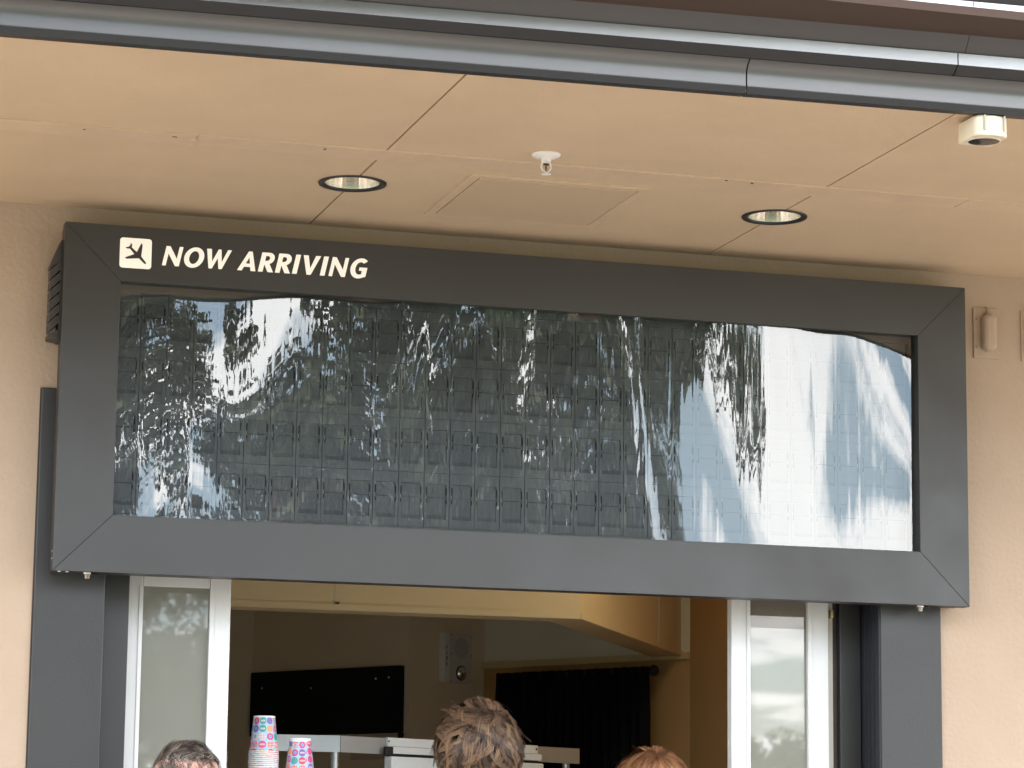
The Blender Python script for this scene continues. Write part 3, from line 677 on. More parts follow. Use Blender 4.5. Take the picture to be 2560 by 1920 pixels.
# beige plates on the wall to the right of the sign
for i, px0 in enumerate((2.799, 2.960)):
    t = thing('wall_junction_cover', ['tan painted cover plate with rounded bulge beside the sign frame', 'tan painted cover plate with rounded bulge, farther from the sign frame'][i], 'cover plate', (px0+0.04, 0, 3.08), 'painted cover plates on the wall')
    b = MB(); b.box(px0, px0+0.084, -0.0055, -0.0005, 3.003, 3.1605); b.build('plate', M_stucco, t, bevel=0.0015)
    b = MB(); cxx = px0+0.046; hw = 0.0235
    rings = []
    for (s_, yy) in ((1, -0.004), (1, -0.020), (0.93, -0.029), (0.75, -0.034), (0.4, -0.036)):
        w_, h_ = hw*s_, 0.0585-hw*(1-s_)
        rg = arcp(cxx, 3.083+h_-w_*0.7, w_, w_*0.7, 0, 180, 10)+arcp(cxx, 3.083-h_+w_*0.7, w_, w_*0.7, 180, 360, 10)
        rings.append([(x, yy, z) for x, z in rg])
    nn_ = len(rings[0])
    b.add([v for r_ in rings for v in r_], [(k*nn_+i_, k*nn_+(i_+1) % nn_, (k+1)*nn_+(i_+1) % nn_, (k+1)*nn_+i_) for k in range(len(rings)-1) for i_ in range(nn_)], 0, True)
    b.add(rings[-1], [tuple(range(nn_))]); b.build('bulge', M_stucco, t)
    b = MB(); b.tube([(cxx, -0.012, 3.137), (cxx, -0.010, 3.152), (cxx-0.002, -0.004, 3.164)], [0.007, 0.0035, 0.003], 8); b.build('stem', M_stucco, t)
    for (dx, dz) in ((0.011, 0.034), (0.073, 0.034), (0.011, 0.122), (0.073, 0.122)):
        b = MB(); b.lathe([(0.0042, -0.0052), (0.0042, -0.0075), (0.0025, -0.0085)], (px0+dx, 0, 3.003+dz), 10, axis='y'); b.build('screw', M_stucco, t)

# ------------------------------------------------------------------ things inside
# black board on the back wall
def wall_frame(p, q):
    p = Vector((*p, 0)); q = Vector((*q, 0)); d = (q-p).normalized(); nrm = Vector((d.y, -d.x, 0)); 
    if nrm.y > 0: nrm = -nrm
    return p, d, nrm
p_, d_, n_ = wall_frame(PLAN['Cc'], PLAN['D']); Lw = (Vector((*PLAN['D'], 0))-p_).length
def on_wall(s, off, z): v = p_+d_*s+n_*off; return (v.x, v.y, z)
def slab(s0, s1, z0, z1, o0, o1):
    b = MB(); b.prism([on_wall(s0, o0, z0), on_wall(s1, o0, z0), on_wall(s1, o1, z0), on_wall(s0, o1, z0)], [on_wall(s0, o0, z1), on_wall(s1, o0, z1), on_wall(s1, o1, z1), on_wall(s0, o1, z1)]); return b
bd = thing('black_board', 'large black panel screwed to the back wall behind the cups', 'board', on_wall(Lw/2, 0.02, 1.96))
slab(0.012, Lw-0.018, 1.962, 2.224, 0.003, 0.022).build('panel', M_board, bd, bevel=0.003)
slab(Lw-0.030, Lw-0.018, 1.80, 1.9615, 0.003, 0.024).build('edge_strip', M_board, bd)
for (s, z) in ((Lw-0.155, 2.176), (Lw-0.085, 2.179), (0.08, 2.158), (0.36, 2.15)):
    c = on_wall(s, 0.022, z); q = MB(); q.lathe([(0.0042, 0.0), (0.0042, -0.002), (0.002, -0.003)], c, 12, axis='y'); q.build('screw', M_rim if s > 0.5 else M_steel, bd)
tag(slab(Lw-0.30, Lw-0.035, 1.86, 1.958, 0.002, 0.006).build('notice_sheet', M_paper), 'pale notice sheet under the black board', 'paper')
# fire speaker strobe
p_, d_, n_ = wall_frame(PLAN['D'], PLAN['E'])
def s_at(px, py, off):
    # parameter on the wall line for an image column
    r_ = ray(px, py); a = p_+n_*off
    M2 = Matrix(((r_.x, -d_.x), (r_.y, -d_.y))); sol = M2.inverted() @ Vector((a.x-CAM.x, a.y-CAM.y))
    return sol[1], CAM.z+r_.z*sol[0]
f0, fz1 = s_at(1112, 1581, 0.03); f1, _ = s_at(1181, 1588, 0.03); _, fz0 = s_at(1112, 1704, 0.03)
fs_ = thing('fire_speaker_strobe', 'white wall speaker strobe lettered FIRE on the interior wall', 'fire alarm', on_wall((f0+f1)/2, 0, fz0))
wd = f1-f0
slab(f0+wd*0.21, f1, fz0, fz1, 0.001, 0.030).build('body', M_fire, fs_, bevel=0.006)
slab(f0, f0+wd*0.205, fz0+0.001, fz1-0.001, 0.001, 0.031).build('side_strip', M_plastic, fs_, bevel=0.003)
def on_disc(s, z, off, r, name, mt, par, prof=None, seg=28):
    c = Vector(on_wall(s, off, z)); b = MB(); ring_ = []
    prof = prof or [(r, 0), (r*0.9, 0.003)]
    vs = []
    for (rr_, oo) in prof:
        for k in range(seg):
            a = 2*math.pi*k/seg; v = c+d_*(rr_*math.cos(a))+n_*oo+Vector((0, 0, rr_*math.sin(a))); vs.append(v)
    b.add(vs, [(i*seg+k, i*seg+(k+1) % seg, (i+1)*seg+(k+1) % seg, (i+1)*seg+k) for i in range(len(prof)-1) for k in range(seg)], 0, True)
    b.add(vs[-seg:], [tuple(range(seg))]); return b.build(name, mt, par)
hh = fz1-fz0
on_disc(f0+wd*0.62, fz0+hh*0.71, 0.0305, wd*0.25, 'speaker_grille', mat('grille', (0.42, 0.42, 0.43), 0.6), fs_)
on_disc(f0+wd*0.61, fz0+hh*0.20, 0.0305, wd*0.19, 'strobe_ring', M_trim, fs_)
on_disc(f0+wd*0.61, fz0+hh*0.20, 0.034, wd*0.155, 'strobe_lens', M_chrome, fs_, [(wd*0.155, 0), (wd*0.13, 0.006), (wd*0.06, 0.011), (0.001, 0.012)])
for (a, z) in ((.24, .97), (.95, .95), (.24, .58), (.95, .57), (.22, .04), (.93, .04)):
    on_disc(f0+wd*a, fz0+hh*z, 0.0305, 0.0022, 'screw', M_trim, fs_, None, 8)
FG = {'F': [[(0,0),(.17,0),(.17,.44),(.5,.44),(.5,.58),(.17,.58),(.17,.85),(.58,.85),(.58,1),(0,1)]],
      'I': [[(.2,0),(.38,0),(.38,1),(.2,1)]],
      'R': [[(0,0),(.16,0),(.16,.42),(.30,.42),(.50,0),(.68,0),(.46,.45)]+arcp(.34,.72,.28,.28,-60,90,8)+[(0,1)], [(.16,.56),(.34,.56)]+arcp(.34,.71,.13,.14,-80,88,6)+[(.16,.86)]],
      'E': [[(0,0),(.6,0),(.6,.15),(.17,.15),(.17,.43),(.54,.43),(.54,.57),(.17,.57),(.17,.85),(.6,.85),(.6,1),(0,1)]]}
for ch, zf in zip('FIRE', (.655, .545, .44, .33)):
    o = glyph_obj('letter', FG[ch], (0, 0), 0.0165, 0, 0, 0.0006, M_red, None)
    org = Vector(on_wall(f0+wd*0.055, 0.0316, fz0+hh*zf))
    o.data.transform(Matrix(((d_.x, -n_.x, 0, org.x), (d_.y, -n_.y, 0, org.y), (0, 0, 1, org.z), (0, 0, 0, 1))))
    o.parent = fs_; o.matrix_parent_inverse = fs_.matrix_basis.inverted()
# curtain and rod
p_, d_, n_ = wall_frame(PLAN['E'], PLAN['Fx']); Lw = (e1-e0).length
c0, cz = s_at(560+1305*1200/2212, 1440+425*1200/2212, 0.09); c1, _ = s_at(560+1968*1200/2212, 1440+440*1200/2212, 0.09); ck, zk = s_at(560+1978*1200/2212, 1440+436*1200/2212, 0.09)
cu_ = thing('curtain_rod', 'black curtain rod with round finial on the warm interior wall', 'curtain rod', on_wall((c0+c1)/2, 0.09, zk))
b = MB(); b.tube([on_wall(c0-0.03, 0.09, zk), on_wall(ck, 0.09, zk)], 0.011, 12); b.build('rod', M_black, cu_)
b = MB(); cc_ = Vector(on_wall(ck+0.004, 0.09, zk)); b.lathe([(0.001, -0.021), (0.010, -0.019), (0.018, -0.011), (0.021, 0), (0.018, 0.011), (0.010, 0.019), (0.001, 0.021)], cc_, 20); b.build('finial', M_black, cu_)
b = MB(); b.tube([on_wall(c1-0.05, 0.0, zk), on_wall(c1-0.05, 0.09, zk)], 0.007, 8); b.build('bracket', M_black, cu_)
nn = 170; vs = []; fs = []
for j in range(9):
    for i in range(nn+1):
        s = c0-0.04+(c1-c0+0.04)*i/nn; zz = (zk+0.013+0.004*abs(math.sin(i*1.9))) if j == 0 else zk+0.012-0.17*j
        a_ = 0.008 if j < 1 else 0.018
        vs.append(on_wall(s, 0.104+a_*math.sin(i*0.62)+0.006*math.sin(i*0.23+j*0.3), zz))
for j in range(8):
    for i in range(nn): fs.append((j*(nn+1)+i, j*(nn+1)+i+1, (j+1)*(nn+1)+i+1, (j+1)*(nn+1)+i))
b = MB(); b.add(vs, fs, 0, True); ct = b.build('curtain', M_cloth); so_ = ct.modifiers.new('thick', 'SOLIDIFY'); so_.thickness = 0.003
tag(ct, 'black gathered curtain hanging on the rod in the back doorway', 'curtain')
# steel overshelf
sc_ = Vector((1.0459, 0.9, 0)); zsh = 1.8467
sr = PZ(1250*K, 1618*K, zsh); slp = PZ(600*K, 1587*K, zsh)
sr.z = 0; slp.z = 0
d1 = (sr-sc_); d2 = (slp-sc_)
L1 = d1.length; d1n = d1.normalized(); d2n = Vector((-0.50, 0.866, 0)) if d2.length < 0.05 else d2.normalized()
sh = thing('steel_shelf', 'stainless steel overshelf on round posts inside the hatch', 'shelf', (sc_.x, sc_.y, 1.085))
dp = min(max(d2.length, 0.2), 0.6)
q = [sc_, sr, sr+d2n*dp, sc_+d2n*dp]
b = MB(); b.prism([(v.x, v.y, zsh-0.012) for v in q], [(v.x, v.y, zsh) for v in q]); b.build('shelf_top', M_steel, sh)
def lip(a, c, name):
    dd = (c-a).normalized(); nn = Vector((dd.y, -dd.x, 0))*0.004
    b = MB(); q = [a, c, c+nn, a+nn]; b.prism([(v.x, v.y, zsh-0.050) for v in q], [(v.x, v.y, zsh+0.001) for v in q]); return b.build(name, M_steel, sh)
lip(sc_, sr, 'front_edge'); lip(sc_+d2n*dp, sc_, 'side_edge')
for v in (sc_+d1n*0.018+d2n*0.03, sr-d1n*0.02+d2n*0.03, sc_+d2n*(dp-0.03)+d1n*0.02, sr+d2n*(dp-0.03)-d1n*0.02):
    b = MB(); b.lathe([(0.0125, 1.013 if False else 0.012), (0.0125, zsh-0.0125)], (v.x, v.y, 0), 16); b.build('post', M_steel, sh)
# white wrap dispenser hung on the shelf front
fn = Vector((d1n.y, -d1n.x, 0)); 
if fn.y > 0: fn = -fn
def sf(s, o, z): v = sc_+d1n*s+fn*o; return (v.x, v.y, z)
def sslab(s0, s1, z0, z1, o0, o1):
    b = MB(); b.prism([sf(s0, o0, z0), sf(s1, o0, z0), sf(s1, o1, z0), sf(s0, o1, z0)], [sf(s0, o0, z1), sf(s1, o0, z1), sf(s1, o1, z1), sf(s0, o1, z1)]); return b
p_, d_, n_ = sc_, d1n, fn
a0, _ = s_at(966, 1855, 0.01); a1, _ = s_at(1348, 1878, 0.01)
ds = thing('wrap_dispenser', 'white plastic wrap dispenser box hung on the steel shelf edge', 'dispenser', sf((a0+a1)/2, 0.03, 1.70))
sslab(a0, a1-0.012, zsh-0.0245, zsh+0.003, 0.0045, 0.016).build('upper_rail', M_plastic, ds, bevel=0.001)
sslab(a0+0.014, a1, zsh-0.047, zsh-0.026, 0.0045, 0.022).build('lower_rail', M_plastic, ds, bevel=0.001)
sslab(a0+0.004, a1-0.008, zsh-0.0565, zsh-0.0475, 0.0045, 0.014).build('cutter_slot', M_black, ds)
sslab(a0-0.004, a1-0.008, 1.690, zsh-0.0570, 0.0045, 0.040).build('box', M_plastic, ds, bevel=0.004)
sslab(a0-0.020, a0+0.0135, zsh-0.054, zsh-0.0262, 0.0165, 0.030).build('clamp', M_black, ds, bevel=0.003)
sslab(a0+0.003, a0+0.007, zsh-0.012, zsh-0.006, 0.0162, 0.018).build('screw', M_trim, ds)
sslab(a1-0.023, a1-0.018, zsh-0.013, zsh-0.006, 0.0162, 0.018).build('screw', M_trim, ds)
M_grey = mat('grey_print', (0.12, 0.13, 0.15), 0.5)
CG = {'C': [arcp(.5,.5,.5,.5,50,310,24)+arcp(.56,.5,.37,.42,305,55,20)],
      'H': [[(0,0),(.2,0),(.2,.42),(.55,.42),(.55,0),(.75,0),(.75,1),(.55,1),(.55,.58),(.2,.58),(.2,1),(0,1)]],
      'O': [arcp(.45,.5,.45,.5,0,350,20), arcp(.45,.5,.26,.34,0,350,16)], 'I': FG['I'], 'c': [arcp(.45,.5,.45,.5,45,315,16)+arcp(.45,.5,.26,.34,315,45,12)], 'E': FG['E']}
sx_, _z = s_at(1318, 1910, 0.04); zt = zsh-0.057-0.052
for ch, du_, hh_, dz_ in (('C', 0, .032, -.006), ('H', .0195, .013, 0), ('O', .031, .013, 0), ('I', .0425, .013, 0), ('c', .050, .013, 0), ('E', .0625, .013, 0)):
    o = glyph_obj('letter', CG[ch], (0, 0), hh_*0.62, 0, 0, 0.0005, M_grey, None)
    org = Vector(sf(sx_+du_*0.62, 0.0404, zt+dz_))
    o.data.transform(Matrix(((d1n.x, -fn.x, 0, org.x), (d1n.y, -fn.y, 0, org.y), (0, 0, 1, org.z), (0, 0, 0, 1))))
    o.parent = ds; o.matrix_parent_inverse = ds.matrix_basis.inverted()
# ledge that carries the cups, and nested upside-down cups
lg = thing('cup_ledge', 'white ledge carrying the upturned paper cups beside the sliding panel', 'ledge', (0.70, 0.33, 1.085))
b = MB(); b.box(0.50, 0.90, 0.22, 0.42, 1.672, 1.690); b.build('ledge_top', M_plastic, lg, bevel=0.003)
for xx in (0.52, 0.87):
    b = MB(); b.box(xx, xx+0.015, 0.24, 0.40, 1.0855, 1.6715); b.build('ledge_leg', M_plastic, lg)
def cup_mesh():
    Hc, rb, rt = 0.104, 0.0308, 0.0425; seg = 48
    b = MB(); vs = []; fs = []
    for j in range(2):
        r = (rt, rb)[j]; z = (0.003, Hc-0.003)[j]
        for k in range(seg+1):
            a = 2*math.pi*k/seg; vs.append((r*math.cos(a), r*math.sin(a), z))
    for k in range(seg): fs.append((k, k+1, seg+2+k, seg+1+k))
    me = bpy.data.meshes.new('body'); me.from_pydata(vs, [], fs); uvl = me.uv_layers.new(name='UVMap')
    for pl_ in me.polygons:
        pl_.use_smooth = True
        for li in pl_.loop_indices:
            vi = me.loops[li].vertex_index; j, k = divmod(vi, seg+1); uvl.data[li].uv = (k/seg, 1-j)
    me.materials.append(M_cup)
    r_ = MB(); r_.lathe([(rt-0.001, 0.0012), (rt+0.0012, 0.0002), (rt+0.0022, 0.0018), (rt+0.0012, 0.0036), (rt-0.0006, 0.0034)], (0, 0, 0), 48, cap=False)
    ba = MB(); ba.lathe([(rb+0.0002, Hc-0.006), (rb+0.0004, Hc-0.0005), (rb-0.0012, Hc), (rb-0.003, Hc-0.001), (rb-0.0035, Hc-0.006)], (0, 0, 0), 40, cap=False)
    ba.lathe([(rb-0.0035, Hc-0.0065), (0.001, Hc-0.006)], (0, 0, 0), 40, cap=True)
    return me, r_.mesh('rim', [M_rim]), ba.mesh('base', [M_rim])
cme, rme, bme = cup_mesh()
c2 = PY(659, 1881, 0.30); stacks = [((c2.x, 0.30), 1.7674, 'tallest'), ((PY(751, 1848, 0.30).x+0.0, 0.30), 1.8077-0.102, 'short'), ((PY(560, 1850, 0.34).x-0.034, 0.34), 1.764, 'hidden')]
for (xy, zr, kind) in stacks:
    nc = max(1, int(round((zr-1.690)/0.0056))+1); dz = (zr-1.690)/(nc-1)
    for i in range(nc):
        topc = i == nc-1
        desc = {'tallest': 'taller', 'short': 'shorter', 'hidden': 'half hidden'}[kind]
        lab = ('upturned paper cup with coloured discs, topmost of the %s stack' % desc) if topc else ('nested upturned paper cup under the top cup of the %s stack' % desc)
        t = thing('paper_cup', lab, 'paper cup', (xy[0]+random.uniform(-.0006, .0006), xy[1]+random.uniform(-.0006, .0006), 1.6902+i*dz), 'nested paper cups')
        t.rotation_euler.z = random.uniform(0, 6.28) if not topc else (2.2 if kind == 'tallest' else 0.7)
        for nm, me in (('body', cme), ('rim', rme), ('base', bme)):
            o = bpy.data.objects.new(nm, me); COL.objects.link(o); o.parent = t

# ------------------------------------------------------------------ people
def ev_mesh(o):
    dg = bpy.context.evaluated_depsgraph_get(); me = bpy.data.meshes.new_from_object(o.evaluated_get(dg)); return me
def skin_mat(name, col):
    M = mat(name, col, 0.5, spec=0.4, var=0.06, vscale=14)
    p = M.node_tree.nodes['Principled BSDF']; p.inputs['Subsurface Weight'].default_value = 0.12; p.inputs['Subsurface Radius'].default_value = (0.012, 0.004, 0.002)
    return M
M_skin = skin_mat('skin', (0.56, 0.33, 0.24)); M_skin2 = skin_mat('skin_pink', (0.60, 0.34, 0.26))
HW, HD, HT = 0.076, 0.096, 0.112     # skull half width, half depth, height above the eye line
def head_point(u, v):
    """unit direction -> head surface (face to +y, eye line at z = 0)"""
    x, y, z = u
    return None
def head_mesh():
    me = bpy.data.meshes.new('h'); bm = bmesh.new(); bmesh.ops.create_uvsphere(bm, u_segments=56, v_segments=40, radius=1)
    for vtx in bm.verts:
        x, y, z = vtx.co
        X, Y, Z = x*HW, y*HD, z*HT
        if z < 0:
            Z = z*0.118; t = -z
            X *= 1-0.30*t**1.5; Y = Y*(1-0.22*t) + 0.022*t
            if y < 0: Y *= 1-0.35*t
        if y > 0:
            fx = math.exp(-(X/0.013)**2)
            Y += 0.020*fx*math.exp(-((Z+0.030)/0.017)**2)*(y > 0.4)                       # nose
            Y += 0.006*fx*math.exp(-((Z+0.010)/0.016)**2)
            for sx_ in (-1, 1): Y -= 0.010*math.exp(-((X-sx_*0.031)/0.014)**2-((Z-0.002)/0.010)**2)   # sockets
            Y += 0.004*math.exp(-((Z-0.018)/0.008)**2)*math.exp(-(X/0.045)**2)
            Y += 0.005*math.exp(-((X)/0.022)**2)*(math.exp(-((Z+0.062)/0.005)**2)+math.exp(-((Z+0.074)/0.006)**2))  # lips
            Y += 0.008*math.exp(-((X)/0.02)**2)*math.exp(-((Z+0.104)/0.014)**2)
        vtx.co = (X, Y, Z)
    for s_ in (-1, 1):      # ears
        r = bmesh.ops.create_uvsphere(bm, u_segments=16, v_segments=12, radius=1)
        for vtx in r['verts']:
            x, y, z = vtx.co; d_ = 0.55+0.45*abs(y*y+z*z)
            vtx.co = (s_*(HW+0.004+0.009*x*d_+0.006*(-y)), -0.008+0.017*y+0.004*z, -0.012+0.031*z)
    bm.to_mesh(me); bm.free(); return me
def person(label, loc, rz, top_z, skin, shirt_col, pants_col, hairf, head_turn=0.0, head_tilt=0.0):
    S = (top_z-0.022)/1.80       # 1.80 = model height to the skull top
    bm = bmesh.new(); J = {}; E_ = []; rad = {}
    def j(n_, co, r): J[n_] = bm.verts.new(co); rad[n_] = r
    def e(a, b_): bm.edges.new((J[a], J[b_]))
    j('pel', (0, 0, .96), (.155, .11)); j('sp', (0, .01, 1.14), (.145, .10)); j('ch', (0, 0, 1.33), (.17, .115)); j('up', (0, -.01, 1.45), (.11, .08)); j('nk', (0, -.012, 1.53), (.058, .058)); j('hb', (0, .0, 1.62), (.055, .055))
    for a, b_ in (('pel', 'sp'), ('sp', 'ch'), ('ch', 'up'), ('up', 'nk'), ('nk', 'hb')): e(a, b_)
    for s_, k in ((-1, 'l'), (1, 'r')):
        j('sh'+k, (s_*.185, -.01, 1.435), (.066, .066)); j('el'+k, (s_*.25, -.03, 1.15), (.046, .046)); j('wr'+k, (s_*.20, .20, 1.08), (.029, .024)); j('pa'+k, (s_*.185, .265, 1.075), (.040, .017))
        e('up', 'sh'+k); e('sh'+k, 'el'+k); e('el'+k, 'wr'+k); e('wr'+k, 'pa'+k)
        for q_ in range(4):
            ox = s_*(.185)+(q_-1.5)*.021; ln = (.075, .088, .082, .062)[q_ if s_ < 0 else 3-q_]
            j('f%s%d' % (k, q_), (ox, .30, 1.076), (.009, .009)); j('g%s%d' % (k, q_), (ox, .30+ln*.55, 1.068), (.0085, .0085)); j('h%s%d' % (k, q_), (ox, .30+ln, 1.05), (.007, .007))
            e('pa'+k, 'f%s%d' % (k, q_)); e('f%s%d' % (k, q_), 'g%s%d' % (k, q_)); e('g%s%d' % (k, q_), 'h%s%d' % (k, q_))
        j('t1'+k, (s_*.15, .25, 1.07), (.012, .012)); j('t2'+k, (s_*.125, .285, 1.062), (.0095, .0095)); j('t3'+k, (s_*.115, .312, 1.055), (.008, .008))
        e('wr'+k, 't1'+k); e('t1'+k, 't2'+k); e('t2'+k, 't3'+k)
        j('hi'+k, (s_*.095, 0, .88), (.095, .10)); j('kn'+k, (s_*.105, .015, .49), (.058, .06)); j('an'+k, (s_*.11, -.03, .095), (.038, .042)); j('he'+k, (s_*.112, .02, .045), (.040, .045)); j('to'+k, (s_*.125, .145, .033), (.042, .030))
        e('pel', 'hi'+k); e('hi'+k, 'kn'+k); e('kn'+k, 'an'+k); e('an'+k, 'he'+k); e('he'+k, 'to'+k)
    me = bpy.data.meshes.new('sk'); names = list(J); bm.verts.index_update(); idx = {n_: J[n_].index for n_ in names}; bm.to_mesh(me); bm.free()
    o = bpy.data.objects.new('sk', me); COL.objects.link(o); o.modifiers.new('s', 'SKIN')
    for n_ in names:
        sv = me.skin_vertices[0].data[idx[n_]]; sv.radius = rad[n_]; sv.use_root = (n_ == 'pel')
    su = o.modifiers.new('ss', 'SUBSURF'); su.levels = 1; su.render_levels = 1
    bme_ = ev_mesh(o); bpy.data.objects.remove(o)
    hm = head_mesh()
    HEADC = Vector((0, 0.012, 1.80-HT))
    rot = Matrix.Translation(HEADC) @ Matrix.Rotation(head_turn, 4, 'Z') @ Matrix.Rotation(head_tilt, 4, 'X')
    hm.transform(rot)
    bm = bmesh.new(); bm.from_mesh(bme_); bm.from_mesh(hm); me2 = bpy.data.meshes.new('b'); bm.to_mesh(me2); bm.free()
    o = bpy.data.objects.new('b', me2); COL.objects.link(o)
    rm = o.modifiers.new('r', 'REMESH'); rm.mode = 'VOXEL'; rm.voxel_size = 0.0062; sm_ = o.modifiers.new('sm', 'SMOOTH'); sm_.iterations = 4; sm_.factor = 0.5
    fin = ev_mesh(o); bpy.data.objects.remove(o)
    fin.materials.clear(); fin.materials.append(skin)
    fin.polygons.foreach_set('use_smooth', [True]*len(fin.polygons))
    base = Matrix.Translation(loc) @ Matrix.Rotation(rz, 4, 'Z') @ Matrix.Scale(S, 4)
    nv = len(fin.vertices); co = np.empty(nv*3); fin.vertices.foreach_get('co', co); co = co.reshape(-1, 3)
    no = np.empty(nv*3); fin.vertices.foreach_get('normal', no); no = no.reshape(-1, 3)
    # clothes: offset copies of parts of the body surface
    def garment(name, mask_fn, off, mt):
        polys = [tuple(p_.vertices) for p_ in fin.polygons]
        keep = mask_fn(co); fl = [p_ for p_ in polys if all(keep[i] for i in p_)]
        used = sorted({i for p_ in fl for i in p_}); mp = {v: k for k, v in enumerate(used)}
        wob = np.array([off*(1+0.5*mnoise.noise(Vector(co[i])*9)) for i in used])
        vs = co[used]+no[used]*wob[:, None]
        gm = bpy.data.meshes.new(name); gm.from_pydata([tuple(v) for v in vs], [], [tuple(mp[i] for i in p_) for p_ in fl])
        gm.polygons.foreach_set('use_smooth', [True]*len(gm.polygons)); gm.materials.append(mt); gm.transform(base); return gm
    def arm_d(c):
        d_ = np.full(len(c), 9.0)
        for s_ in (-1, 1):
            a, b_ = np.array((s_*.243, .0, 1.13)), np.array((s_*.18, .36, 1.06)); ab = b_-a
            t = np.clip(((c-a)@ab)/(ab@ab), 0, 1); d_ = np.minimum(d_, np.linalg.norm(c-(a+t[:, None]*ab), axis=1))
        return d_
    sh_ = garment('shirt', lambda c: (c[:, 2] > .90) & (c[:, 2] < 1.50) & (arm_d(c) > .085), .012, mat('shirt', shirt_col, 0.85, var=0.05, bump=0.001, bscale=300))
    pa_ = garment('trousers', lambda c: (c[:, 2] > .10) & (c[:, 2] < .955) & (arm_d(c) > .2), .008, mat('trousers', pants_col, 0.85, var=0.08))
    so2 = garment('shoes', lambda c: (c[:, 2] < .105), .006, mat('shoes', (0.05, 0.05, 0.06), 0.5))
    fin.transform(base); fin.name = 'person'
    P_ = bpy.data.objects.new('person', fin); COL.objects.link(P_); tag(P_, label, 'person', None)
    for nm, gm in (('shirt', sh_), ('trousers', pa_), ('shoes', so2)):
        c = link(nm, gm, P_); s2 = c.modifiers.new('t', 'SOLIDIFY'); s2.thickness = 0.003
    HM = base @ rot
    for s_ in (-1, 1):
        b = MB(); b.lathe([(0.001, -0.0115), (0.008, -0.008), (0.0115, 0), (0.008, 0.008), (0.001, 0.0115)], (s_*0.031, HD*0.86, 0.002), 14)
        me = b.mesh('eye', [M_rim]); me.transform(HM); link('eye', me, P_)
    hairf(P_, HM)
    # feet down to the ground
    return P_

